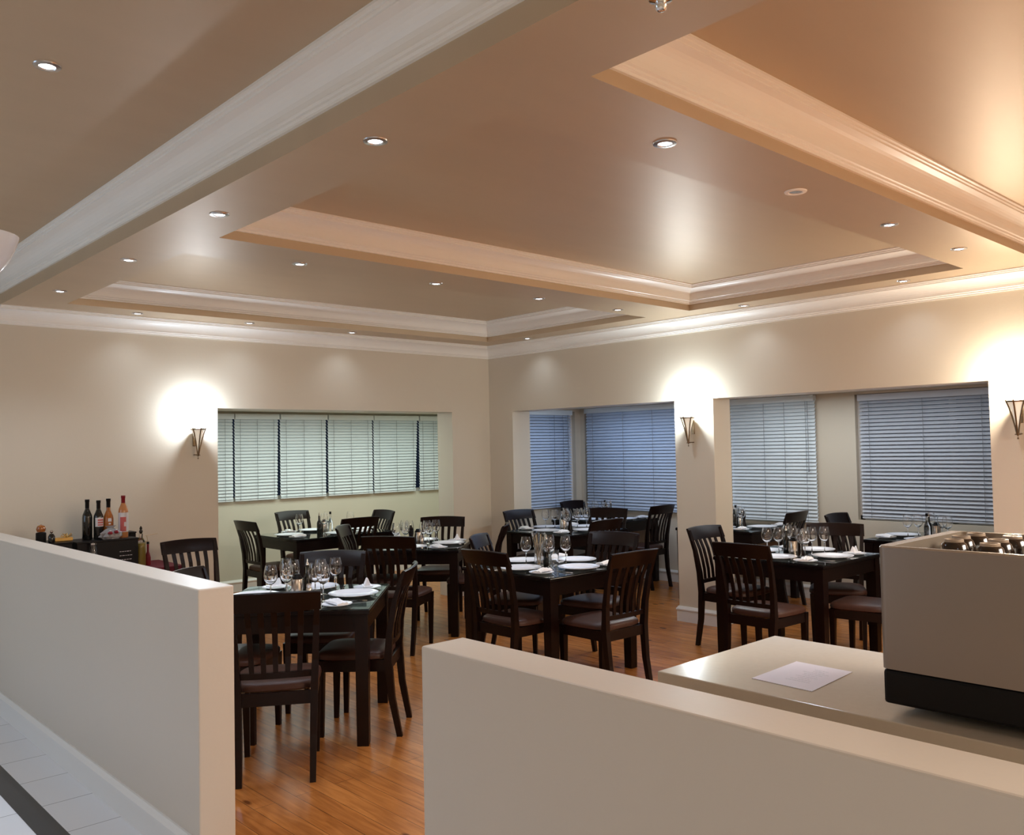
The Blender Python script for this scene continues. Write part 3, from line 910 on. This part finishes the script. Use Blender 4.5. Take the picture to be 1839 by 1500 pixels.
put('oil_bottle', make_cruet, (-2.05, -2.94, ZT), 0, 'slim dark oil bottle behind the tall vase', 'bottle', 'condiments on ' + P2)

# ================================================================ SCONCES
def sconce(loc, rz, label, color, energy, glow='bulb'):
    """local -y points into the room"""
    t = thing('wall_sconce', label, 'wall light', loc, rz, 'bronze cone wall sconces')
    yc = -0.085
    # half-round backplate
    bm = NB(); box(bm, -.014, .014, -.010, 0, -.07, .06, bev=.003); obj('backplate', bm, 'bronze', t)
    bm = NB(); lathe(bm, [(.004, -.115), (.010, -.10), (.018, -.05), (.030, .0), (.045, .045), (.056, .075), (.058, .078), (.0555, .078), (.043, .048), (.028, .002), (.016, -.048), (.008, -.096), (.0005, -.1)], 24, (0, yc, 0))
    obj('cone_shade', bm, 'opal', t, True)
    for a in (-150, -30, 90, -90):
        a = math.radians(a); ca, sa = math.cos(a), math.sin(a)
        bm = NB(); tube(bm, [(ca * .070, yc + sa * .070, .092), (ca * .050, yc + sa * .050, .04), (ca * .030, yc + sa * .030, -.03), (ca * .014, yc + sa * .014, -.10), (ca * .006, yc + sa * .006, -.145)], .0058, 6)
        obj('strap', bm, 'bronze', t)
    bm = NB(); lathe(bm, [(.060, .074), (.064, .074), (.066, .084), (.060, .084)], 24, (0, yc, 0)); obj('rim_ring', bm, 'bronze', t, True)
    bm = NB(); lathe(bm, [(.0005, -.185), (.005, -.182), (.006, -.176), (.002, -.170), (.002, -.160), (.012, -.152), (.013, -.146), (.005, -.138), (.0005, -.137)], 12, (0, yc, 0))
    box(bm, -.018, .018, yc - .005, yc + .005, -.154, -.146); box(bm, -.004, .004, yc, -.0, -.150, -.142)
    obj('finial', bm, 'bronze', t, True)
    bm = NB(); lathe(bm, [(.0005, .04), (.012, .04), (.014, .07), (.026, .105), (.030, .125), (.024, .148), (.0005, .158)], 16, (0, yc, 0)); obj('bulb', bm, glow, t, True)
    ld = bpy.data.lights.new('sconce_lamp', 'POINT'); ld.energy = energy; ld.color = color; ld.shadow_soft_size = 0.035
    o = bpy.data.objects.new('sconce_lamp', ld); COL.objects.link(o); o.parent = t; o.location = (0, yc - 0.02, 0.185)
    return t
sconce((-3.52, 0, 1.79), 0, 'glowing bronze sconce on the left wall beside the white-blind bay', (0.76, 0.87, 1.0), E_SCONCE * .68)
sconce((0, -2.853, 1.815), -PI / 2, 'glowing bronze sconce on the square pillar between the two openings', (0.80, 0.92, 1.0), E_SCONCE)
sconce((0, -5.60, 1.825), -PI / 2, 'glowing warm bronze sconce at the right end of the right wall', (1.0, 0.88, 0.72), E_SCONCE * 1.15)

# ================================================================ DOWNLIGHTS
def make_downlight():
    t = thing('downlight')
    bm = NB(); lathe(bm, [(.027, -.001), (.030, -.006), (.046, -.004), (.048, 0.0), (.027, 0.0)], 28, caps=False); obj('trim_ring', bm, 'ring', t, True)
    bm = NB(); lathe(bm, [(.0005, -.0050), (.014, -.0048), (.024, -.0028), (.028, -.0008), (.0005, -.0006)], 20); obj('lens', bm, 'ledlens', t, True)
    return t
dl0 = [None]
def downlight(x, y, z, label, lit=True, energy=None):
    if dl0[0] is None:
        t = dl0[0] = make_downlight(); t.location = (x, y, z); tag(t, label, 'ceiling light', 'recessed ceiling downlights')
    else:
        src = dl0[0]
        t = src.copy(); COL.objects.link(t); t.location = (x, y, z); t['label'] = label
        for ch in src.children:
            if ch.type == 'LIGHT': continue
            c = ch.copy(); COL.objects.link(c); c.parent = t
    ld = bpy.data.lights.new('downlight_lamp', 'SPOT'); ld.energy = energy or E_DOWN; ld.color = COOL
    ld.spot_size = math.radians(120); ld.spot_blend = 0.9; ld.shadow_soft_size = 0.022
    o = bpy.data.objects.new('downlight_lamp', ld); COL.objects.link(o); o.parent = t; o.location = (0, 0, -0.012)
    return t
row = 'lit recessed downlight, %s in the strip along the edge beam'
for i, (x, y) in enumerate([(-4.887, -0.955), (-4.873, -2.264), (-4.894, -3.563), (-4.888, -4.905)]):
    downlight(x, y, ZS, row % ['first from the left wall', 'second from the left wall', 'third from the left wall', 'fourth and largest'][i])
for i, (x, y) in enumerate([(-4.015, -2.78), (-2.94, -2.78), (-1.907, -2.775), (-0.955, -2.78)]):
    downlight(x, y, ZS, 'lit recessed downlight on the beam between the far and middle coffers, %s' % ordn(i, 4))
for i, (x, y) in enumerate([(-4.101, -0.262), (-3.118, -0.275), (-2.018, -0.25)]):
    downlight(x, y, ZS, 'lit recessed downlight in the narrow strip above the left wall, %s' % ordn(i, 3), energy=E_DOWN * .12)
for i, (x, y) in enumerate([(-0.235, -0.905), (-0.235, -3.568), (-0.26, -4.929)]):
    downlight(x, y, ZS, 'lit recessed downlight in the narrow strip above the right wall, %s' % ordn(i, 3), energy=E_DOWN * .12)
for i, (x, y) in enumerate([(-4.012, -5.60), (-2.019, -5.60), (-1.067, -5.612)]):
    downlight(x, y, ZS, 'lit recessed downlight on the beam between the middle and near coffers, %s' % ordn(i, 3))
downlight(-5.844, -4.223, 3.07, 'lit recessed downlight in the higher foyer ceiling, upper left')
for i, (x, y) in enumerate([(-7.6, -4.22), (-7.6, -1.5), (-7.6, -7.0), (-5.844, -8.6)]):  # unseen extra downlights, added only for their light
    downlight(x, y, 3.07, 'added recessed downlight in the foyer ceiling, %s, outside the view' % ['beside the pendant', 'near the left wall', 'above the viewer', 'behind the viewer'][i], energy=E_DOWN * .8)
t = thing('ceiling_speaker', 'unlit white oval fitting on the beam between two lit downlights', 'ceiling fitting', (-3.004, -5.593, ZS))
bm = NB(); lathe(bm, [(.030, -.002), (.034, -.007), (.050, -.005), (.052, 0), (.030, 0)], 28, caps=False); obj('trim_ring', bm, 'cornice', t, True)
bm = NB(); lathe(bm, [(.0005, -.004), (.030, -.003), (.030, -.0005), (.0005, -.0005)], 20); obj('grille', bm, 'ring', t, True)

# ================================================================ FOYER LAMPS (partly in frame)
t = thing('pendant_lamp', 'hanging lamp with a frosted glass bowl at the left edge of view', 'pendant lamp', (-6.262, -5.105, 2.198))
bm = NB(); R0 = .112
lathe(bm, [(.0005, -.105), (.03, -.100), (.062, -.078), (.088, -.045), (.103, -.01), (.112, .02), (.109, .02), (.100, -.009), (.085, -.043), (.060, -.074), (.028, -.096), (.0005, -.1)], 36); obj('bowl_shade', bm, 'frost', t, True)
bm = NB(); lathe(bm, [(.0005, -.135), (.008, -.13), (.012, -.12), (.006, -.112), (.016, -.104), (.0005, -.098)], 14); obj('finial', bm, 'bronze', t, True)
bm = NB(); tube(bm, [(0, 0, -.09), (0, 0, .80)], .006, 8); obj('rod', bm, 'bronze', t)
bm = NB(); lathe(bm, [(.0005, .80), (.05, .81), (.06, .849), (.0005, .85)], 20); obj('canopy', bm, 'bronze', t, True)
t = thing('hanging_lamp', 'chrome knobbed underside of a hanging lamp at the top edge of view', 'pendant lamp', (-5.478, -6.691, 2.442))
bm = NB(); lathe(bm, [(.0005, 0), (.006, .0005), (.010, .004), (.0115, .010), (.009, .015), (.0105, .018), (.022, .022), (.027, .032), (.029, .048), (.024, .06), (.012, .07), (.012, .10), (.0005, .1)], 28); obj('knob', bm, 'chrome', t, True)
bm = NB(); tube(bm, [(0, 0, .09), (0, 0, .60)], .006, 8); obj('rod', bm, 'chrome', t)
bm = NB(); lathe(bm, [(.0005, .59), (.045, .60), (.055, .627), (.0005, .628)], 20); obj('canopy', bm, 'chrome', t, True)

# ================================================================ SERVICE COUNTER, MACHINE
ZK = 1.02
t = thing('service_counter', 'beige stone-topped service counter behind the right half wall', 'counter', (-4.49, -7.6, 0))
bm = NB(); box(bm, -.305, .315, -1.9, 1.49, ZK - .04, ZK, bev=.003); obj('worktop', bm, 'counter', t)
bm = NB(); box(bm, -.27, .27, -1.86, 1.44, .08, ZK - .04); obj('cabinet', bm, 'halfwall', t)
bm = NB(); box(bm, -.24, .24, -1.84, 1.40, 0, .08); obj('plinth', bm, 'black', t)

t = thing('menu_sheet', 'white printed sheet with grey lines of text lying on the service counter', 'paper', (-4.57, -6.43, ZK + .0005), math.radians(0))
bm = NB()
Q = [(-4.688, -6.343), (-4.445, -6.338), (-4.450, -6.507), (-4.697, -6.521)]
loft(bm, [[(x + 4.57, y + 6.43, .0) for x, y in Q], [(x + 4.57, y + 6.43, .0012) for x, y in Q]])
obj('sheet', bm, 'paper', t)
bm = NB(); rr = random.Random(3)
for k in range(9):
    x = .070 - k * .0165; l = rr.uniform(.03, .075)
    yy = -.004
    c = -.004 + 0.0
    # word-like dashes, centred
    p = c - l / 2
    while p < c + l / 2:
        wl = rr.uniform(.005, .012)
        box(bm, x - .0012, x + .0012, p - .01, min(p + wl, c + l / 2) - .01, .0012, .0015); p += wl + .0018
obj('text_lines', bm, 'ink', t)

MX0, MX1, MY1, MY0 = -4.742, -4.30, -6.72, -7.50
t = thing('espresso_machine', 'large champagne-grey espresso machine with dark base, seen from behind on the counter', 'coffee machine', (MX0, MY1, ZK))
def LB(bm, x0, x1, y0, y1, z0, z1, bev=0): box(bm, x0 - MX0, x1 - MX0, y0 - MY1, y1 - MY1, z0 - ZK, z1 - ZK, 0, bev)
def rrect(x0, x1, y0, y1, r, z, n=5):
    out = []
    for cx, cy, a0 in ((x1 - r, y1 - r, 0), (x0 + r, y1 - r, 90), (x0 + r, y0 + r, 180), (x1 - r, y0 + r, 270)):
        for k in range(n):
            a = math.radians(a0 + 90 * k / (n - 1))
            out.append((cx + r * math.cos(a) - MX0, cy + r * math.sin(a) - MY1, z - ZK))
    return out
bm = NB()
loft(bm, [rrect(MX0, MX1, MY0, MY1, .018, 1.123), rrect(MX0, MX1, MY0, MY1, .018, 1.402)], caps=False)
loft(bm, [rrect(MX0, MX1, MY0, MY1, .018, 1.402), rrect(MX0 + .003, MX1 - .003, MY0 + .003, MY1 - .003, .016, 1.406),
          rrect(MX0 + .012, MX1 - .012, MY0 + .012, MY1 - .032, .010, 1.406), rrect(MX0 + .013, MX1 - .013, MY0 + .013, MY1 - .033, .010, 1.36)], caps=False, mi=1)
f = bm.faces.new([bm.verts.new(p) for p in rrect(MX0 + .013, MX1 - .013, MY0 + .013, MY1 - .033, .010, 1.3605)]); f.material_index = 1
f = bm.faces.new([bm.verts.new(p) for p in rrect(MX0, MX1, MY0, MY1, .018, 1.123)])
obj('body_panel', bm, ['machine', 'machine_trim'], t, True)
bm = NB(); LB(bm, MX0 + .003, MX1, MY0, MY1 - .003, 1.042, 1.121, .008); obj('base_band', bm, 'black', t)
for (fx, fy) in ((MX0 + .13, MY1 - .16), (MX0 + .13, MY0 + .10), (MX1 - .06, MY1 - .10), (MX1 - .06, MY0 + .10)):
    bm = NB(); lathe(bm, [(.0005, 0), (.026, 0), (.028, .006), (.024, .028), (.0005, .029)], 18, (fx - MX0, fy - MY1, 0)); obj('foot', bm, 'black', t, True)

def make_cup():
    t = thing('coffee_cup')
    bm = NB(); lathe(bm, [(.036, 0), (.035, .003), (.033, .020), (.027, .038), (.020, .044), (.0005, .044), (.0005, .040), (.018, .040), (.030, .018), (.0335, 0)], 24); obj('cup_body', bm, 'cup', t, True)
    bm = NB(); lathe(bm, [(.0215, .042), (.021, .049), (.017, .049), (.0165, .0445), (.0005, .0445), (.0005, .0435)], 24); obj('foot_ring', bm, 'cupring', t, True)
    bm = NB(); tube(bm, [(.030, 0, .032), (.046, 0, .030), (.049, 0, .018), (.034, 0, .008)], .0038, 6); obj('handle', bm, 'cup', t, True)
    return t
cups = [(-4.56, -6.825), (-4.475, -6.81), (-4.39, -6.815), (-4.60, -6.918), (-4.505, -6.905), (-4.41, -6.905), (-4.56, -7.01), (-4.465, -7.0), (-4.375, -6.995)]
cups = sorted(cups, key=lambda c: px((c[0], c[1], 1.4))[0])
for i, (x, y) in enumerate(cups):
    put('coffee_cup', make_cup, (x, y, 1.3625), 0.8, 'dark upturned coffee cup, %s among those on the espresso machine' % ordn(i, len(cups)), 'cup', 'dark cups on the espresso machine')
for i, (x, y) in enumerate([(-4.668, -6.795), (-4.676, -6.845)]):
    bm = NB(); lathe(bm, [(.0005, 0), (.013, 0), (.015, .004), (.015, .028), (.011, .036), (.0005, .037)], 14)
    o = obj('sugar_pot' if i else 'tamper', bm, 'chrome' if i else 'cup', None, True, (x, y, 1.3625))
    tag(o, ['small dark knob-shaped tamper on the espresso machine rim', 'small shiny metal pot on the espresso machine beside the cups'][i], ['tamper', 'pot'][i])

# ================================================================ SIDE TABLE
t = thing('side_table', 'low side table under a dark red cloth against the left wall', 'side table', (-4.42, -0.30, 0))
bm = NB(); box(bm, -.56, .56, -.25, .25, .72, .745, bev=.003); obj('tabletop', bm, 'wood', t)
for sx in (-1, 1):
    for sy in (-1, 1):
        bm = NB(); box(bm, sx * .52 - .025, sx * .52 + .025, sy * .21 - .025, sy * .21 + .025, 0, .72); obj('leg', bm, 'wood', t)
bm = NB(); rings = []
pts = []
hx, hy = .575, .265
per = []
for k in range(64):
    a = k / 64
    # rectangle perimeter
    s = a * 4
    if s < 1: p = (-hx + 2 * hx * s, -hy)
    elif s < 2: p = (hx, -hy + 2 * hy * (s - 1))
    elif s < 3: p = (hx - 2 * hx * (s - 2), hy)
    else: p = (-hx, hy - 2 * hy * (s - 3))
    per.append(p)
rings = [[(x * .985, y * .985, .7465) for x, y in per], [(x * .985, y * .985, .7505) for x, y in per], [(x, y, .746) for x, y in per],
         [(x * (1.012 + .008 * math.sin(k * 1.3)), min(y * (1.03 + .02 * math.sin(k * 1.3)), .285), .42) for k, (x, y) in enumerate(per)], [(x * (1.004 + .008 * math.sin(k * 1.3)), y * 1.015, .42) for k, (x, y) in enumerate(per)], [(x * .992, y * .99, .738) for x, y in per], [(x * .97, y * .97, .7455) for x, y in per]]
loft(bm, rings, caps=False)
f = [(x * .985, y * .985, .7504) for x, y in per]; bm.faces.new([bm.verts.new(p) for p in f])
o = obj('tablecloth', bm, 'redcloth', None, False, (-4.42, -0.30, 0)); tag(o, 'dark red cloth draped over the side table by the left wall', 'tablecloth')
ZR = .7515
def crate(x0, x1, y0, y1, z0, z1, label, name='display_box', open_top=False, m='black'):
    t = thing(name, label, 'box', ((x0 + x1) / 2, (y0 + y1) / 2, z0))
    a, b, h = (x1 - x0) / 2, (y1 - y0) / 2, z1 - z0
    bm = NB(); box(bm, -a, a, -b, b, 0, h - .012, bev=.003); obj('box_body', bm, m, t)
    bm = NB(); box(bm, -a - .004, a + .004, -b - .004, b + .004, h - .012, h, bev=.002); obj('lid', bm, m, t)
    return t
wide = crate(-4.62, -4.16, -.42, -.12, ZR, .99, 'wide black box on the red cloth carrying the four bottles')
bm = NB(); rk = random.Random(9)
for row in range(3):
    q = .085
    while q < .17:
        l = rk.uniform(.008, .020); box(bm, q, q + l, -.1515, -.1500, .135 - row * .032, .139 - row * .032); q += l + .006
obj('chalk_marks', bm, 'label_w', wide)
t = thing('ribbed_jar', 'clear ribbed glass jar standing in front of the wide black box', 'jar', (-4.515, -.462, ZR))
bm = NB(); lathe(bm, [(.0005, 0), (.030, 0), (.032, .006)] + [(.032 + .0015 * (k % 2), .02 + .012 * k) for k in range(13)] + [(.026, .19), (.026, .215), (.023, .215), (.023, .19), (.028, .17), (.028, .01), (.0005, .009)], 20); obj('jar_glass', bm, 'glass', t, True)
bm = NB(); lathe(bm, [(.0005, .2155), (.027, .2155), (.027, .228), (.0005, .230)], 16); obj('lid', bm, 'chrome', t, True)
crate(-4.93, -4.66, -.44, -.14, ZR, 1.0, 'black box at the left end of the side table under gold ribbon', 'gift_box')
crate(-4.150, -4.100, -.20, -.06, ZR, 1.02, 'narrow black box at the right of the bottles, behind the oil jar', 'narrow_box')
# bottles
def bottle(x, y, z, h, r, m_glass, m_cap, label, lab=None, shoulder=.60, caph=.22, labm=('label_w',)):
    t = thing('wine_bottle', label, 'bottle', (x, y, z), 0, 'bottles on the side table')
    bm = NB(); sh = h * shoulder
    lathe(bm, [(.0005, .006), (r * .6, .003), (r * .95, 0), (r, .006), (r, sh * .92), (r * .93, sh + .005), (r * .60, sh + .035), (r * .40, sh + .055), (r * .37, h - .02), (r * .43, h - .018), (r * .43, h - .001), (.0005, h)], 24)
    obj('bottle_glass', bm, m_glass, t, True)
    bm = NB(); z0 = h * (1 - caph); lathe(bm, [(r * .39, z0), (r * .405, z0 + .002), (r * .405, h - .021), (r * .46, h - .018), (r * .46, h + .001), (.0005, h + .0015)], 20); obj('cap', bm, m_cap, t, True)
    if lab:
        a0, a1, lz0, lz1, mm_ = lab
        n = 12; bm = NB(); ring_o, rings = [], []
        for k in range(n + 1):
            a = math.radians(a0 + (a1 - a0) * k / n)
            c_, s_ = math.cos(a), math.sin(a)
            rings.append([(c_ * (r + .0002), s_ * (r + .0002), lz0), (c_ * (r + .0009), s_ * (r + .0009), lz0), (c_ * (r + .0009), s_ * (r + .0009), lz1), (c_ * (r + .0002), s_ * (r + .0002), lz1)])
        loft(bm, rings); lo = obj('label_sheet', bm, mm_, t, True)
        for (b0, b1, bz0, bz1, bmn) in labm[1:]:
            bm = NB(); rings = []
            for k in range(7):
                a = math.radians(b0 + (b1 - b0) * k / 6); c_, s_ = math.cos(a), math.sin(a)
                rings.append([(c_ * (r + .0010), s_ * (r + .0010), bz0), (c_ * (r + .0014), s_ * (r + .0014), bz0), (c_ * (r + .0014), s_ * (r + .0014), bz1), (c_ * (r + .0010), s_ * (r + .0010), bz1)])
            loft(bm, rings); obj('label_print', bm, bmn, lo, True)
    return t
AV = -106    # heading from the bottles to the camera
bottle(-4.500, -.27, .992, .315, .037, 'winebottle', 'black', 'black wine bottle without visible label, leftmost of the four bottles')
bottle(-4.425, -.30, .992, .305, .036, 'winebottle', 'black', 'dark wine bottle with white and red label, second of the four bottles',
       (AV - 40, AV + 75, .10, .17, 'label_w'), labm=(0, (AV - 10, AV + 60, .145, .158, 'label_r'), (AV - 10, AV + 60, .125, .138, 'label_r'), (AV - 10, AV + 60, .108, .118, 'label_r')))
bottle(-4.350, -.30, .992, .315, .038, 'amber', 'black', 'amber bottle with dark cap and white script, third of the four bottles',
       (AV - 6, AV + 34, .135, .160, 'label_w'), labm=(0, (AV + 0, AV + 24, .112, .124, 'label_w'), (AV + 2, AV + 28, .092, .103, 'label_w')), shoulder=.54)
bottle(-4.242, -.32, .992, .335, .037, 'orange', 'redcap', 'pale orange bottle with red cap and patterned label, rightmost and tallest of the four',
       (AV - 85, AV + 85, .045, .20, 'label_w'), labm=(0, (AV - 40, AV + 30, .05, .165, 'label_r'), (AV + 5, AV + 50, .09, .125, 'label_w')), shoulder=.66)
# wrapped sweets bag
t = thing('gift_bag', 'clear cellophane bag with red and white contents in front of the bottles', 'bag', (-4.36, -.385, .992))
bm = NB(); r_ = random.Random(5); rings = []
for z, rad in ((0, .055), (.02, .085), (.05, .08), (.075, .045), (.088, .018), (.105, .04)):
    rings.append([(rad * (1 + r_.uniform(-.25, .25)) * math.cos(2 * PI * k / 14), rad * .45 * (1 + r_.uniform(-.25, .25)) * math.sin(2 * PI * k / 14), z) for k in range(14)])
loft(bm, rings); obj('cellophane', bm, 'wrap', t)
for i, (dx, dz) in enumerate(((-.015, .05), (.03, .055))):
    bm = NB(); lathe(bm, [(.0005, -.014), (.014, -.01), (.02, 0), (.014, .01), (.0005, .014)], 12, (dx, -.035, dz)); obj('sweet', bm, 'redcap', t, True)
    bm = NB(); lathe(bm, [(.0005, .012), (.010, .014), (.010, .020), (.0005, .022)], 10, (dx, -.035, dz)); obj('sweet_tip', bm, 'label_w', t, True)
# ribbon + parcels on left box
t = thing('gold_ribbon_parcel', 'gold foil parcel with looped ribbon on the left-hand black box', 'parcel', (-4.705, -.33, 1.000))
bm = NB(); box(bm, -.075, .075, -.03, .03, 0, .03, bev=.006); obj('parcel_body', bm, 'gold', t)
for a in (0, 1.3, 2.6, 3.9):
    bm = NB(); tube(bm, [(.04, 0, .03), (.04 + .03 * math.cos(a), .03 * math.sin(a), .055), (.04 + .045 * math.cos(a + .4), .045 * math.sin(a + .4), .04), (.04, 0, .032)], .004, 6); obj('ribbon_loop', bm, 'gold', t, True)
t = thing('fruit_topped_jar', 'dark jar with orange fruit on top at the far left of the side table', 'jar', (-4.850, -.335, 1.000))
bm = NB(); lathe(bm, [(.0005, 0), (.034, 0), (.036, .01), (.036, .075), (.03, .08), (.0005, .081)], 20); obj('jar_body', bm, 'black', t, True)
bm = NB(); lathe(bm, [(.0005, .081), (.028, .085), (.034, .105), (.026, .128), (.0005, .14)], 16); obj('orange_cap', bm, 'amber', t, True)
o = NB(); tube(o, [(0, 0, .13), (-.025, 0, .155)], .0025, 6); obj('stalk', o, 'label_w', t)
t = thing('stoppered_jar', 'small dark glass jar with a shiny ball stopper beside the orange-topped jar', 'jar', (-4.795, -.405, 1.000))
bm = NB(); lathe(bm, [(.0005, 0), (.022, 0), (.024, .01), (.024, .05), (.012, .07), (.0005, .071)], 16); obj('jar_body', bm, 'winebottle', t, True)
bm = NB(); lathe(bm, [(.0005, .071), (.008, .075), (.012, .085), (.008, .095), (.0005, .098)], 12); obj('ball_stopper', bm, 'chrome', t, True)
# oil jar cluster on the right
t = thing('oil_jar', 'tall clear jar of yellow oil with beaded stopper beside the right end of the boxes', 'jar', (-4.118, -.36, ZR))
bm = NB(); lathe(bm, [(.0005, .004), (.035, 0), (.037, .006), (.037, .19), (.025, .215), (.014, .23), (.014, .26), (.016, .262), (.0005, .263)], 22); obj('jar_glass', bm, 'glass', t, True)
bm = NB(); lathe(bm, [(.0005, .007), (.034, .007), (.034, .185), (.0005, .186)], 20); obj('oil_fill', bm, 'yellow', t, True)
bm = NB(); lathe(bm, [(.0005, .262), (.010, .264), (.015, .28), (.009, .295), (.012, .305), (.006, .318), (.0005, .325)], 12); obj('beaded_stopper', bm, 'winebottle', t, True)
t = thing('sauce_bottle', 'slim dark brown bottle standing on the red cloth beside the oil jar', 'bottle', (-4.055, -.34, ZR))
bm = NB(); lathe(bm, [(.0005, 0), (.022, 0), (.023, .006), (.023, .06), (.016, .09), (.009, .11), (.009, .17), (.0005, .171)], 16); obj('bottle_glass', bm, 'redcap', t, True)
bm = NB(); lathe(bm, [(.0005, .171), (.011, .171), (.011, .19), (.0005, .191)], 12); obj('cap', bm, 'black', t, True)
t = thing('straw_stick', 'thin pale stick poking out sideways above the red cloth', 'stick', (-4.055, -.34, ZR + .192))
bm = NB(); tube(bm, [(-.02, 0, .001), (.0, 0, .004)], .004, 6); tube(bm, [(-.025, 0, .048), (.075, -.01, .060)], .0028, 6); tube(bm, [(-.0, 0, .003), (-.01, 0, .050)], .0028, 6); obj('stick_rod', bm, 'straw', t)
t = thing('cutlery_bundle', 'silver cutlery wrapped in a pale napkin on the front edge of the red cloth', 'cutlery', (-4.235, -.475, ZR))
bm = NB(); tube(bm, [(-.08, 0, .012), (.05, .005, .012)], [.012, .011], 10); obj('napkin_wrap', bm, 'linen', t, True)
for k in range(3):
    bm = NB(); tube(bm, [(.03, .0 + k * .004 - .004, .014 + k * .003), (.095, .01 * k - .01, .010 + k * .003)], [.003, .006], 6); obj('cutlery_piece', bm, 'chrome', t, True)
o = NB(); box(o, -.03, .03, -.010, .010, 0, .075, bev=.003)
o = obj('salt_packet', o, 'label_w', None, False, (-4.66, -.465, ZR)); o.scale = (.6, 1, 1.2)
tag(o, 'small upright white packet in front of the boxes on the side table', 'packet')
